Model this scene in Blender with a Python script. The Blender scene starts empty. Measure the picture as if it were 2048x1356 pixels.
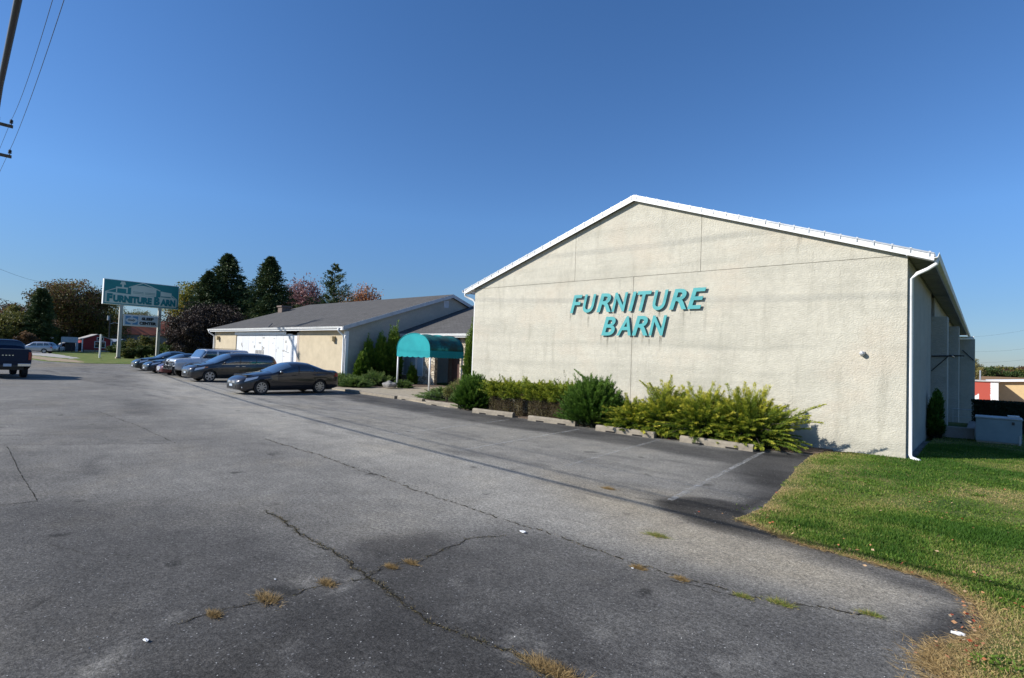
import bpy, bmesh, math, random
import numpy as np
from mathutils import Matrix, Vector
rng = np.random.default_rng(7); random.seed(7)
S = bpy.context.scene; COL = S.collection
# ------------------------------------------------------------------ camera
F_PX, PITCH, ROLL, YAW, CAMZ = 1091.0, .03586, .03636, .71575, 2.0
_F = np.array([-math.sin(YAW)*math.cos(PITCH), math.cos(YAW)*math.cos(PITCH), math.sin(PITCH)])
_R0 = np.array([math.cos(YAW), math.sin(YAW), 0.]); _U0 = np.cross(_R0, _F)
_R = math.cos(ROLL)*_R0 + math.sin(ROLL)*_U0; _U = np.cross(_R, _F)
cd = bpy.data.cameras.new('camera'); cam = bpy.data.objects.new('camera', cd); COL.objects.link(cam)
cam.matrix_world = Matrix(((_R[0], _U[0], -_F[0], 0), (_R[1], _U[1], -_F[1], 0), (_R[2], _U[2], -_F[2], CAMZ), (0, 0, 0, 1)))
cd.sensor_width = 36; cd.lens = F_PX/2048*36; cd.clip_end = 4000; cd.clip_start = .05
S.camera = cam
# ------------------------------------------------------------------ light
SUN_EL, SAZ = math.radians(31), math.atan2(.62, .78)
w = bpy.data.worlds.new('World'); S.world = w; w.use_nodes = True
wn = w.node_tree.nodes; wl = w.node_tree.links
sky = wn.new('ShaderNodeTexSky'); sky.sky_type = 'NISHITA'; sky.sun_disc = False
sky.sun_elevation = SUN_EL; sky.sun_rotation = math.pi+SAZ; sky.air_density = 1.0; sky.dust_density = .2; sky.ozone_density = 3.0; sky.altitude = 0
bg = wn['Background']; bg.inputs[1].default_value = .085
_mx = wn.new('ShaderNodeMix'); _mx.data_type = 'RGBA'; _mx.blend_type = 'MULTIPLY'; _mx.inputs[0].default_value = 1; 
_tc = wn.new('ShaderNodeTexCoord'); _sp = wn.new('ShaderNodeSeparateXYZ'); wl.new(_tc.outputs['Generated'], _sp.inputs[0]); _cr = wn.new('ShaderNodeValToRGB'); wl.new(_sp.outputs[2], _cr.inputs[0])
for _p, _c in ((0., (.42, .49, .66, 1)), (.10, (.46, .60, .80, 1)), (.24, (.58, .83, 1.12, 1)), (.6, (.52, .82, 1.14, 1))):
    _e = _cr.color_ramp.elements.new(_p); _e.color = _c
_cr.color_ramp.elements.remove(_cr.color_ramp.elements[-1]); wl.new(_cr.outputs[0], _mx.inputs[7])
wl.new(sky.outputs[0], _mx.inputs[6]); wl.new(_mx.outputs[2], bg.inputs[0])
sd = bpy.data.lights.new('sun', 'SUN'); sd.energy = 4.2; sd.angle = math.radians(.53); sd.color = (1, .96, .89)
sun = bpy.data.objects.new('sun', sd); COL.objects.link(sun)
sun.rotation_euler = Vector((-math.sin(SAZ)*math.cos(SUN_EL), -math.cos(SAZ)*math.cos(SUN_EL), math.sin(SUN_EL))).to_track_quat('Z', 'Y').to_euler()
vs = S.view_settings; vs.view_transform = 'Standard'; vs.look = 'None'; vs.exposure = 0.6; vs.gamma = 1; vs.use_curve_mapping = False
# ------------------------------------------------------------------ helpers
def ray(x, y): return _R*(x-1024)/F_PX - _U*(y-678)/F_PX + _F
def G(x, y, z=0.):
    d = ray(x, y); t = (z-CAMZ)/d[2]; return np.array([d[0]*t, d[1]*t])
def AT(x, y, depth): return ray(x, y)*depth + np.array([0, 0, CAMZ])
def BASE(x, depth, z=0.):            # ground point seen in column x at the given depth
    y = 711; p = None
    for _ in range(12):
        p = AT(x, y, depth); y += (p[2]-z)*F_PX/depth
    return p
def topz(x, y, P):                    # height of the point seen at (x,y) above ground point P
    d = ray(x, y); return CAMZ + d[2]*math.hypot(P[0], P[1])/math.hypot(d[0], d[1])
def tag(o, label=None, cat=None, group=None, kind=None):
    if label: o['label'] = label
    if cat: o['category'] = cat
    if group: o['group'] = group
    if kind: o['kind'] = kind
    return o
def empty(name, loc=(0, 0, 0), rz=0., label=None, cat=None, group=None):
    o = bpy.data.objects.new(name, None); COL.objects.link(o); o.location = loc; o.rotation_euler = (0, 0, rz)
    o.empty_display_size = .2
    return tag(o, label, cat, group)
def mesh_obj(name, V, Fc, mat, parent=None, smooth=False, midx=None):
    me = bpy.data.meshes.new(name); me.from_pydata([tuple(map(float, v)) for v in V], [], Fc)
    for m in (mat if isinstance(mat, (list, tuple)) else [mat]): me.materials.append(m)
    if midx is not None: me.polygons.foreach_set('material_index', midx)
    if smooth: me.polygons.foreach_set('use_smooth', [True]*len(me.polygons))
    me.update()
    o = bpy.data.objects.new(name, me); COL.objects.link(o)
    if parent: o.parent = parent
    return o
class MB:
    def __init__(s): s.V = []; s.F = []; s.I = []; s.i = 0
    def add(s, V, Fc):
        b = len(s.V); s.V += [tuple(v) for v in V]; s.F += [tuple(b+i for i in f) for f in Fc]; s.I += [s.i]*len(Fc); return s
    def box(s, x0, x1, y0, y1, z0, z1):
        V = [(x, y, z) for z in (z0, z1) for y in (y0, y1) for x in (x0, x1)]
        return s.add(V, [(0, 2, 3, 1), (4, 5, 7, 6), (0, 1, 5, 4), (2, 6, 7, 3), (0, 4, 6, 2), (1, 3, 7, 5)])
    def obox(s, c, ax, ay, az):      # oriented box, half vectors
        c, ax, ay, az = map(np.array, (c, ax, ay, az)); V = [c+i*ax+j*ay+k*az for k in (-1, 1) for j in (-1, 1) for i in (-1, 1)]
        return s.add(V, [(0, 2, 3, 1), (4, 5, 7, 6), (0, 1, 5, 4), (2, 6, 7, 3), (0, 4, 6, 2), (1, 3, 7, 5)])
    def prism(s, poly, axis, a, b):  # 2d polygon extruded along an axis
        def P(u, v, t): return {'x': (t, u, v), 'y': (u, t, v), 'z': (u, v, t)}[axis]
        n = len(poly); V = [P(u, v, a) for u, v in poly]+[P(u, v, b) for u, v in poly]
        return s.add(V, [tuple(range(n-1, -1, -1)), tuple(range(n, 2*n))]+[(i, (i+1) % n, n+(i+1) % n, n+i) for i in range(n)])
    def quad(s, a, b, c, d): return s.add([a, b, c, d], [(0, 1, 2, 3)])
    def tube(s, path, r, seg=8, cap=True):
        P = [np.array(p, float) for p in path]; n = len(P); R = r if hasattr(r, '__len__') else [r]*n; V = []
        up = np.array([.123, .321, 1.])
        for i, p in enumerate(P):
            d = P[min(i+1, n-1)]-P[max(i-1, 0)]; d /= np.linalg.norm(d)+1e-9
            u = np.cross(d, up)
            if np.linalg.norm(u) < .2: u = np.cross(d, (1., 0, 0))
            u /= np.linalg.norm(u); v = np.cross(d, u)
            V += [p+R[i]*(math.cos(t)*u+math.sin(t)*v) for t in [2*math.pi*k/seg for k in range(seg)]]
        Fc = [(i*seg+k, i*seg+(k+1) % seg, (i+1)*seg+(k+1) % seg, (i+1)*seg+k) for i in range(n-1) for k in range(seg)]
        if cap: Fc += [tuple(range(seg-1, -1, -1)), tuple((n-1)*seg+k for k in range(seg))]
        return s.add(V, Fc)
    def lathe(s, prof, c, axis='z', seg=20, close=False, caps=True):   # prof: (r,h)
        V = []; c = np.array(c, float)
        for r, h in prof:
            for k in range(seg):
                t = 2*math.pi*k/seg; a, b = r*math.cos(t), r*math.sin(t)
                V.append(c+np.array({'z': (a, b, h), 'y': (a, h, b), 'x': (h, a, b)}[axis]))
        m = len(prof)
        Fc = [(i*seg+k, i*seg+(k+1) % seg, ((i+1) % m)*seg+(k+1) % seg, ((i+1) % m)*seg+k) for i in range(m if close else m-1) for k in range(seg)]
        if not close and caps: Fc += [tuple(range(seg-1, -1, -1)), tuple((m-1)*seg+k for k in range(seg))]
        return s.add(V, Fc)
    def build_each(s, name, mat, root, bevel=0):     # every added solid becomes a part of its own
        out = []; comp = {}; par = list(range(len(s.V)))
        def fd_(i):
            while par[i] != i: par[i] = par[par[i]]; i = par[i]
            return i
        for f in s.F:
            for k in f[1:]: par[fd_(k)] = fd_(f[0])
        for f in s.F: comp.setdefault(fd_(f[0]), []).append(f)
        for fs in comp.values():
            ids = sorted({i for f in fs for i in f}); mp_ = {i: k for k, i in enumerate(ids)}; m = MB(); m.V = [s.V[i] for i in ids]; m.F = [tuple(mp_[i] for i in f) for f in fs]; m.I = [0]*len(fs)
            o = m.build(name, mat, None if root is None else root, bevel=bevel); out.append(o)
            if root is not None and root.type == 'EMPTY' and root.get('_local') is None: o.matrix_parent_inverse = Matrix.Translation(-Vector(root.location)) if not root.get('loc_parts') else Matrix()
        return out
    def build(s, name, mat, parent=None, smooth=False, bevel=0):
        o = mesh_obj(name, s.V, s.F, mat, parent, smooth, s.I)
        if bevel:
            b = o.modifiers.new('b', 'BEVEL'); b.width = bevel; b.segments = 2; b.limit_method = 'ANGLE'
        return o
# ------------------------------------------------------------------ materials
def srgb(r, g, b): return tuple((c/12.92 if c <= .04045 else ((c+.055)/1.055)**2.4) for c in (r/255, g/255, b/255))+(1,)
def rgba(c): return tuple(c)+((1,) if len(c) == 3 else ())
class NT:
    def __init__(s, name):
        s.m = bpy.data.materials.new(name); s.m.use_nodes = True; s.n = s.m.node_tree.nodes; s.l = s.m.node_tree.links
        s.b = s.n['Principled BSDF']; s.out = s.n['Material Output']; s._pos = None
    def pos(s):
        if not s._pos: s._pos = s.n.new('ShaderNodeTexCoord').outputs['Object']
        return s._pos
    def noise(s, scale, detail=4, rough=.6, stretch=None, dist=0):
        t = s.n.new('ShaderNodeTexNoise'); t.inputs['Scale'].default_value = scale; t.inputs['Detail'].default_value = detail
        t.inputs['Roughness'].default_value = rough; t.inputs['Distortion'].default_value = dist
        v = s.pos()
        if stretch:
            mp = s.n.new('ShaderNodeMapping'); mp.inputs['Scale'].default_value = stretch; s.l.new(v, mp.inputs[0]); v = mp.outputs[0]
        s.l.new(v, t.inputs['Vector']); return t.outputs['Fac']
    def ramp(s, fac, stops):
        r = s.n.new('ShaderNodeValToRGB'); e = r.color_ramp.elements
        while len(e) < len(stops): e.new(.5)
        for i, (p, c) in enumerate(stops): e[i].position = p; e[i].color = rgba(c) if hasattr(c, '__len__') else (c, c, c, 1)
        s.l.new(fac, r.inputs[0]); return r.outputs[0]
    def mix(s, fac, a, b, mode='MIX'):
        m = s.n.new('ShaderNodeMix'); m.data_type = 'RGBA'; m.blend_type = mode
        for sock, v in ((m.inputs[0], fac), (m.inputs[6], a), (m.inputs[7], b)):
            if hasattr(v, 'links'): s.l.new(v, sock)
            else: sock.default_value = v if not hasattr(v, '__len__') else rgba(v)
        return m.outputs[2]
    def math(s, op, a, b=0.):
        m = s.n.new('ShaderNodeMath'); m.operation = op
        for i, v in enumerate((a, b)):
            if hasattr(v, 'links'): s.l.new(v, m.inputs[i])
            else: m.inputs[i].default_value = v
        return m.outputs[0]
    def attr(s, name):
        a = s.n.new('ShaderNodeAttribute'); a.attribute_name = name; return a.outputs['Fac']
    def bump(s, h, strength=.3, dist=.02):
        b = s.n.new('ShaderNodeBump'); b.inputs['Strength'].default_value = strength; b.inputs['Distance'].default_value = dist
        s.l.new(h, b.inputs['Height']); s.l.new(b.outputs[0], s.b.inputs['Normal'])
    def done(s, col=None, rough=.7, metal=0, spec=.5, coat=0):
        if col is not None:
            if hasattr(col, 'links'): s.l.new(col, s.b.inputs['Base Color'])
            else: s.b.inputs['Base Color'].default_value = rgba(col)
        if hasattr(rough, 'links'): s.l.new(rough, s.b.inputs['Roughness'])
        else: s.b.inputs['Roughness'].default_value = rough
        s.b.inputs['Metallic'].default_value = metal; s.b.inputs['Specular IOR Level'].default_value = spec
        s.b.inputs['Coat Weight'].default_value = coat; s.b.inputs['Coat Roughness'].default_value = .04
        return s.m
def simple(name, c, rough=.6, var=.15, scale=3., bump=0., bscale=40., metal=0, spec=.5, coat=0, stretch=None):
    t = NT(name); c = np.array(c[:3])
    col = t.ramp(t.noise(scale, 5, .6, stretch), [(.3, c*(1-var)), (.7, np.minimum(c*(1+var), 1))])
    if bump: t.bump(t.noise(bscale, 3, .6), bump, .01)
    return t.done(col, rough, metal, spec, coat)
def leafmat(name, stops, trans=.25, rough=.65):
    t = NT(name); col = t.ramp(t.attr('tint'), stops)
    t.done(col, rough, 0, .3)
    tr = t.n.new('ShaderNodeBsdfTranslucent'); t.l.new(col, tr.inputs[0])
    mx = t.n.new('ShaderNodeMixShader'); mx.inputs[0].default_value = trans
    t.l.new(t.b.outputs[0], mx.inputs[1]); t.l.new(tr.outputs[0], mx.inputs[2]); t.l.new(mx.outputs[0], t.out.inputs[0])
    return t.m
def stucco(name, c, joints=False, dirt=.5, nscale=21, bstr=.5, nd=.014):
    t = NT(name); c = np.array(c)
    n1 = t.ramp(t.noise(1.1, 6, .65), [(.3, c*.90), (.7, c*1.06)])
    n2 = t.ramp(t.noise(9, 4, .7), [(.25, .86), (.75, 1.05)])
    col = t.mix(1, n1, n2, 'MULTIPLY')
    pk = t.ramp(t.noise(.55, 4, .6, (1, 1, 1.3)), [(.52, 0.), (.68, 1.)])
    col = t.mix(t.math('MULTIPLY', pk, .35), col, c*np.array([1.03, .92, .86]))
    st = t.ramp(t.noise(2.6, 6, .62, (1, 1, .16)), [(.56, 0.), (.78, 1.)])
    col = t.mix(t.math('MULTIPLY', st, dirt*.5), col, c*np.array([.50, .50, .48]))
    bd = t.ramp(t.noise(1.2, 5, .7, (.10, .5, 1.9)), [(.5, 0.), (.75, 1.)])
    col = t.mix(t.math('MULTIPLY', bd, dirt*.42), col, c*np.array([.56, .58, .58]))
    if joints:    # long grey horizontal bands; rain runs from the eave, splash-back at the foot
        sp = t.n.new('ShaderNodeSeparateXYZ'); t.l.new(t.pos(), sp.inputs[0]); Z = sp.outputs[2]
        wob = t.math('MULTIPLY', t.math('SUBTRACT', t.noise(.35, 3, .5), .5), .35)
        for zc, hw, am in ((2.58, .16, .34), (1.88, .20, .30), (2.2, .06, .15), (4.1, .10, .10), (.22, .28, .45)):
            d = t.math('ABSOLUTE', t.math('SUBTRACT', t.math('ADD', Z, wob), zc)); m_ = t.math('MULTIPLY', t.ramp(t.math('DIVIDE', d, hw*2), [(.0, 1.), (.5, 0.)]), t.ramp(t.noise(2.2, 6, .7, (.18, 1, 2.2)), [(.36, .15), (.62, 1.)]))
            col = t.mix(t.math('MULTIPLY', m_, am), col, c*np.array([.52, .54, .55]))
        run = t.math('MULTIPLY', t.ramp(t.noise(5, 6, .7, (1, 1, .09)), [(.55, 0.), (.72, 1.)]), .30); col = t.mix(run, col, c*np.array([.58, .56, .52]))
    h = t.noise(nscale, 3, .62, (1, 1, 1.5), .6); t.bump(t.ramp(h, [(.38, 0.), (.62, 1.)]), bstr, nd)
    return t.done(col, .93, 0, .15)
def paint(name, c, rough=.35, metal=.5, coat=1.):
    t = NT(name); c = np.array(c)
    return t.done(t.ramp(t.noise(2, 3), [(.3, c*.93), (.7, c*1.05)]), rough, metal, .5, coat)

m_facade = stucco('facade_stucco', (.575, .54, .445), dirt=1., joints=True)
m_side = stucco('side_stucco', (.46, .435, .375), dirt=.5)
m_block = simple('tan_block', (.50, .42, .29), .9, .09, 2, .4, 30)
m_white = simple('white_trim', (.78, .78, .77), .45, .05, 4)
m_whiterust = simple('white_weathered', (.72, .72, .70), .55, .16, 9)
m_darkback = simple('dark_gap', (.10, .09, .08), .9, .1)
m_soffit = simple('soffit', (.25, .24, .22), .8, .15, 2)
m_teal = simple('teal_letter', (.06, .345, .35), .45, .06, 3)
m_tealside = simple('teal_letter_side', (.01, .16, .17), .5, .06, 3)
m_glass = NT('window_glass').done((.03, .045, .06), .05, .25, 1.0, 1.)
m_black = simple('black_rubber', (.02, .02, .02), .75, .2, 8)
m_blackpl = simple('black_plastic', (.018, .018, .02), .4, .1, 8)
m_metal = simple('galvanised', (.45, .46, .47), .45, .12, 6, metal=.6)
m_chrome = NT('chrome').done((.75, .76, .78), .15, 1, .5)
m_rim = simple('alloy', (.50, .51, .53), .3, .05, 5, metal=.75)
m_wood = simple('pole_wood', (.10, .075, .055), .9, .2, 5, stretch=(1, 1, .1))
m_bark = simple('bark', (.07, .055, .042), .95, .25, 6, .5, 20, stretch=(1, 1, .2))
m_concrete = simple('concrete', (.34, .285, .205), .92, .2, 5, .5, 50)
m_stop = simple('stop_concrete', (.25, .215, .165), .92, .22, 7, .6, 45)
m_mulch = simple('mulch', (.11, .075, .05), .95, .45, 14, .8, 30)

def shingle(name, c):
    t = NT(name); c = np.array(c)
    col = t.ramp(t.noise(1.3, 6, .65), [(.3, c*.88), (.7, c*1.1)])
    br = t.n.new('ShaderNodeTexBrick'); br.inputs['Scale'].default_value = 1; br.inputs['Brick Width'].default_value = .33; br.inputs['Row Height'].default_value = .14
    br.inputs['Mortar Size'].default_value = .012; br.inputs['Color1'].default_value = (1, 1, 1, 1); br.inputs['Color2'].default_value = (.80, .80, .80, 1); br.inputs['Mortar'].default_value = (.55, .55, .55, 1)
    t.l.new(t.pos(), br.inputs['Vector'])
    g = t.ramp(t.noise(60, 2, .5), [(.3, .85), (.7, 1.1)])
    col = t.mix(1, t.mix(1, col, br.outputs[0], 'MULTIPLY'), g, 'MULTIPLY')
    return t.done(col, .95, 0, .12)
m_shingle = shingle('asphalt_shingle', (.125, .12, .115))
# ------------------------------------------------------------------ leaves
def leaf_obj(name, P, D, L, W, tint, mat, parent=None, tri=False, flat=None):
    P = np.asarray(P, float); D = np.asarray(D, float); n = len(P); D = D/(np.linalg.norm(D, axis=1, keepdims=True)+1e-9)
    L = np.broadcast_to(L, (n,))[:, None]; W = np.broadcast_to(W, (n,))[:, None]
    q = rng.normal(size=(n, 3))
    if flat: q = q*(1-flat)+np.array([0, 0, 1.])*flat*2; sd_ = np.cross(D, q)
    else: sd_ = np.cross(D, q)
    sd_ /= np.linalg.norm(sd_, axis=1, keepdims=True)+1e-9
    if tri: k = 3; V = np.stack([P-sd_*W/2, P+sd_*W/2, P+D*L], 1)
    else: k = 4; V = np.stack([P, P+D*L*.45+sd_*W/2, P+D*L, P+D*L*.45-sd_*W/2], 1)
    me = bpy.data.meshes.new(name); me.vertices.add(n*k); me.vertices.foreach_set('co', V.reshape(-1))
    me.loops.add(n*k); me.loops.foreach_set('vertex_index', np.arange(n*k)); me.polygons.add(n); me.polygons.foreach_set('loop_start', np.arange(n)*k)
    me.materials.append(mat); a = me.attributes.new('tint', 'FLOAT', 'FACE'); a.data.foreach_set('value', np.clip(np.broadcast_to(tint, (n,)), 0, 1).astype(np.float32))
    me.update(calc_edges=True); me.validate()
    o = bpy.data.objects.new(name, me); COL.objects.link(o)
    if parent: o.parent = parent
    return o
def unit(v): return v/(np.linalg.norm(v, axis=-1, keepdims=True)+1e-9)

# ================================================================== GROUND
def hgt(x, y):
    x = np.asarray(x, float); y = np.asarray(y, float)
    s = np.clip((y-26)/22, 0, 1); s = s*s*(3-2*s)
    far = np.clip((y-66)/260, 0, 1)
    k = np.clip((x+22)/8, 0, 1)
    return k*(-2.3*s+4.1*far*s)+0*x
def grid(name, xs, ys, zf, mat, attrs=None, kind='structure'):
    X, Y = np.meshgrid(xs, ys); Z = zf(X, Y); V = np.stack([X, Y, Z], -1).reshape(-1, 3); nx, ny = len(xs), len(ys)
    i = np.arange((nx-1)*(ny-1)); r, c = i//(nx-1), i % (nx-1); a = r*nx+c
    Fq = np.stack([a, a+1, a+nx+1, a+nx], 1); n = len(Fq)
    me = bpy.data.meshes.new(name); me.vertices.add(len(V)); me.vertices.foreach_set('co', V.reshape(-1)); me.loops.add(n*4)
    me.loops.foreach_set('vertex_index', Fq.reshape(-1)); me.polygons.add(n); me.polygons.foreach_set('loop_start', np.arange(n)*4)
    me.materials.append(mat)
    for k, v in (attrs or {}).items():
        at = me.attributes.new(k, 'FLOAT', 'POINT'); at.data.foreach_set('value', v.reshape(-1).astype(np.float32))
    me.update(calc_edges=True); me.polygons.foreach_set('use_smooth', [True]*n)
    o = bpy.data.objects.new(name, me); COL.objects.link(o); return tag(o, kind=kind)
def spread(a, b, s0, g):
    out = [a]; s = s0
    while out[-1] < b: out.append(out[-1]+s); s *= g
    return np.array(out)
t = NT('ground_mat')
c1 = t.ramp(t.noise(.6, 7, .7), [(.35, (.07, .115, .025)), (.5, (.13, .165, .04)), (.68, (.22, .19, .08))])
sx = t.n.new('ShaderNodeSeparateXYZ'); t.l.new(t.pos(), sx.inputs[0])
fld = t.math('GREATER_THAN', sx.outputs[1], 72.)
fld2 = t.math('MULTIPLY', fld, t.math('GREATER_THAN', sx.outputs[0], -22.))
c2 = t.ramp(t.noise(.05, 6, .7, (1, 6, 1)), [(.35, (.22, .125, .06)), (.65, (.32, .20, .10))])
m_ground = t.done(t.mix(fld2, c1, c2), .95, 0, .1)
xp = spread(0, 1800, 2, 1.12); ys_ = spread(0, 1800, 2, 1.09)
gx = np.concatenate([-xp[::-1]-2, xp]); gy = np.concatenate([-xp[::-1][:-1]-14, ys_-12])
grid('ground', np.unique(gx), np.unique(gy), lambda x, y: hgt(x, y)-.05, m_ground)

# ---- asphalt
def sd_poly(X, Y, poly):   # signed distance, negative inside
    P = np.array(poly); d = np.full(X.shape, 1e9); ins = np.zeros(X.shape, bool)
    for i in range(len(P)):
        a, b = P[i], P[(i+1) % len(P)]; e = b-a; wx, wy = X-a[0], Y-a[1]
        tt = np.clip((wx*e[0]+wy*e[1])/(e@e+1e-12), 0, 1); d = np.minimum(d, np.hypot(wx-e[0]*tt, wy-e[1]*tt))
        c = (a[1] > Y) != (b[1] > Y); xi = a[0]+(Y-a[1])/(b[1]-a[1]+1e-12)*(b[0]-a[0]); ins ^= c & (X < xi)
    return np.where(ins, -d, d)
def vnoise(X, Y, sc, seed=0):
    r = np.random.default_rng(seed); T = r.random((64, 64)); u = X/sc; v = Y/sc; i = np.floor(u).astype(int); j = np.floor(v).astype(int)
    fu = u-i; fv = v-j; fu = fu*fu*(3-2*fu); fv = fv*fv*(3-2*fv)
    g = lambda a, b: T[a % 64, b % 64]
    return (g(i, j)*(1-fu)+g(i+1, j)*fu)*(1-fv)+(g(i, j+1)*(1-fu)+g(i+1, j+1)*fu)*fv
def fbm(X, Y, sc, seed=0): return sum(vnoise(X, Y, sc/2**k, seed+k)/2**k for k in range(4))/1.875
def soft(d, wd): return 1/(1+np.exp(np.clip(d/wd, -30, 30)))
GP = lambda pts: [G(x, y) for x, y in pts]
ax = np.unique(np.round(np.concatenate([np.arange(-16, 2.01, .07), -16-spread(0, 180, .09, 1.03)]), 4))
ay = np.unique(np.round(np.concatenate([np.arange(0, 17, .07), spread(17, 60, .2, 1.15)[1:], -spread(0, 14, .3, 1.2)]), 4))
ay = ay[ay < 21]
AX, AY = np.meshgrid(ax, ay)
N1, N2, N3 = fbm(AX, AY, 1.6, 1), fbm(AX*.5, AY, .9, 9), fbm(AX, AY, .5, 20)
wx, wy = AX+(N1-.5)*.9, AY+(N2-.5)*.6
shade = .52+(N1-.5)*.25
def put(poly, val, wd, amt=1.):
    global shade; m = soft(sd_poly(wx, wy, GP(poly)), wd)*amt; shade = shade*(1-m)+val*m
# lighter drive band between the seam and the stalls
put([(270, 745), (470, 770), (1024, 935), (1500, 1058), (1900, 1185), (1830, 1235), (1500, 1165), (1024, 1045), (620, 900), (300, 790)], .78, .35)
put([(960, 915), (1160, 950), (1330, 1010), (1480, 1060), (1700, 1115), (1850, 1170), (1780, 1225), (1560, 1180), (1300, 1110), (1060, 1000)], .76, .22, .8)
# stalls
put([(560, 800), (700, 795), (900, 830), (1300, 890), (1500, 905), (1340, 1000), (1000, 930), (700, 850)], .66, .3, .8)
put([(690, 785), (830, 805), (1340, 885), (1510, 905), (1640, 912), (1545, 985), (1500, 1010), (1470, 930), (1300, 900), (900, 836), (700, 800)], .22, .12, .85)
put([(1490, 905), (1635, 912), (1545, 980), (1490, 975), (1450, 960)], .16, .12, .85)
put([(1320, 998), (1440, 1004), (1520, 1020), (1500, 1072), (1420, 1056), (1340, 1022)], .05, .05, .95)
put([(1500, 1005), (1535, 985), (1560, 975), (1500, 1060), (1480, 1050)], .05, .05, .9)
put([(1480, 1050), (1640, 1098), (1900, 1172), (1890, 1184), (1600, 1105), (1470, 1066)], .25, .06, .8)
# darker foreground
put([(0, 1000), (300, 1010), (560, 1060), (740, 1160), (1080, 1345), (1200, 1700), (-300, 1700)], .27, .25, .9)
put([(760, 1085), (900, 1075), (1010, 1150), (1150, 1290), (1500, 1420), (1500, 1900), (-200, 1900), (150, 1370), (420, 1290), (520, 1230), (700, 1180)], .09, .12, .85)
put([(1070, 1060), (1350, 1145), (1700, 1230), (1850, 1260), (1950, 1700), (1300, 1700), (1060, 1300), (820, 1150), (900, 1080)], .33, .2, .85)
put([(1050, 1230), (1130, 1270), (1250, 1356), (1150, 1356), (1060, 1290)], .16, .08, .7)
put([(1850, 1215), (1900, 1200), (1945, 1230), (1955, 1290), (1900, 1298), (1840, 1280)], .13, .05, .9)
put([(0, 895), (12, 893), (75, 1003), (0, 1010)], .42, .03, .8)
put([(120, 835), (200, 822), (345, 885), (20, 893)], .42, .1, .6)
put([(150, 925), (200, 915), (190, 945), (130, 955)], .30, .1, .7)
put([(250, 800), (300, 810), (320, 835), (250, 825)], .28, .15, .6)
# worn light scuffs on the sealed part
scf = np.clip((fbm(AX*1.6+AY*1.2, AY*.55-AX*.35, .42, 33)-.53)*5, 0, 1)*soft(sd_poly(AX, AY, GP([(420, 1200), (900, 1100), (1500, 1330), (1500, 1900), (-400, 1900), (-200, 1400)])), .3)
scf = scf*np.clip((fbm(AX+AY*.3, AY-AX*.2, .16, 91)-.36)*4, 0, 1); shade = shade+scf*.30
scf2 = np.clip((fbm(AX*.5+AY*.2, AY*1.8-AX*.1, .8, 77)-.50)*4, 0, 1); shade = shade-scf2*.14*(AY > 7)+.03
shade = np.clip(shade+(N3-.5)*.10, 0, 1)
tan = soft(sd_poly(wx, wy, GP([(1090, 940), (1340, 1000), (1480, 1040), (1850, 1180), (1780, 1222), (1400, 1130), (1150, 1010)])), .2)*.8
tan = np.clip(tan+soft(sd_poly(wx, wy, GP([(60, 735), (160, 733), (210, 728), (60, 726)])), .6), 0, 1)
t = NT('asphalt')
n0 = t.noise(.9, 6, .65); base = t.ramp(t.math('ADD', t.attr('shade'), t.math('MULTIPLY', t.math('SUBTRACT', n0, .5), .28)),
    [(.05, (.028, .0265, .025)), (.35, (.095, .090, .083)), (.6, (.20, .189, .168)), (.95, (.38, .355, .305))])
base = t.mix(t.math('MULTIPLY', t.attr('tan'), .75), base, t.mix(1, base, (1.12, 1.0, .80), 'MULTIPLY'))
gr = t.noise(62, 4, .8); base = t.mix(1, base, t.ramp(gr, [(.30, .38), (.5, .95), (.68, 1.75)]), 'MULTIPLY')
base = t.mix(1, base, t.ramp(t.noise(24, 5, .85), [(.34, .42), (.64, 1.52)]), 'MULTIPLY')
base = t.mix(1, base, t.ramp(t.noise(3.2, 6, .75), [(.35, .84), (.65, 1.16)]), 'MULTIPLY')
base = t.mix(t.math('MULTIPLY', t.ramp(t.noise(.45, 5, .7), [(.5, 0.), (.7, 1.)]), .35), base, t.mix(1, base, (1.06, .98, .84), 'MULTIPLY'))
od = t.ramp(t.noise(1.9, 2, .4), [(.70, 1.), (.76, .45)]); base = t.mix(1, base, od, 'MULTIPLY')
sk = t.ramp(t.noise(2.4, 6, .7, (.25, 2.2, 1)), [(.60, 1.), (.72, .80)]); base = t.mix(1, base, sk, 'MULTIPLY')
vo = t.n.new('ShaderNodeTexVoronoi'); vo.inputs['Scale'].default_value = 24; t.l.new(t.pos(), vo.inputs['Vector'])
st = t.ramp(vo.outputs['Distance'], [(.13, 1.), (.22, 0.)]); cc = t.ramp(vo.outputs['Color'], [(.55, 0.), (.8, 1.)])
base = t.mix(t.math('MULTIPLY', t.math('MULTIPLY', st, cc), .55), base, (.36, .35, .34))
t.bump(gr, .75, .012)
m_asph = t.done(base, .9, 0, .22)
grid('parking_lot', ax, ay, lambda x, y: 0*x, m_asph, {'shade': shade, 'tan': tan})

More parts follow.
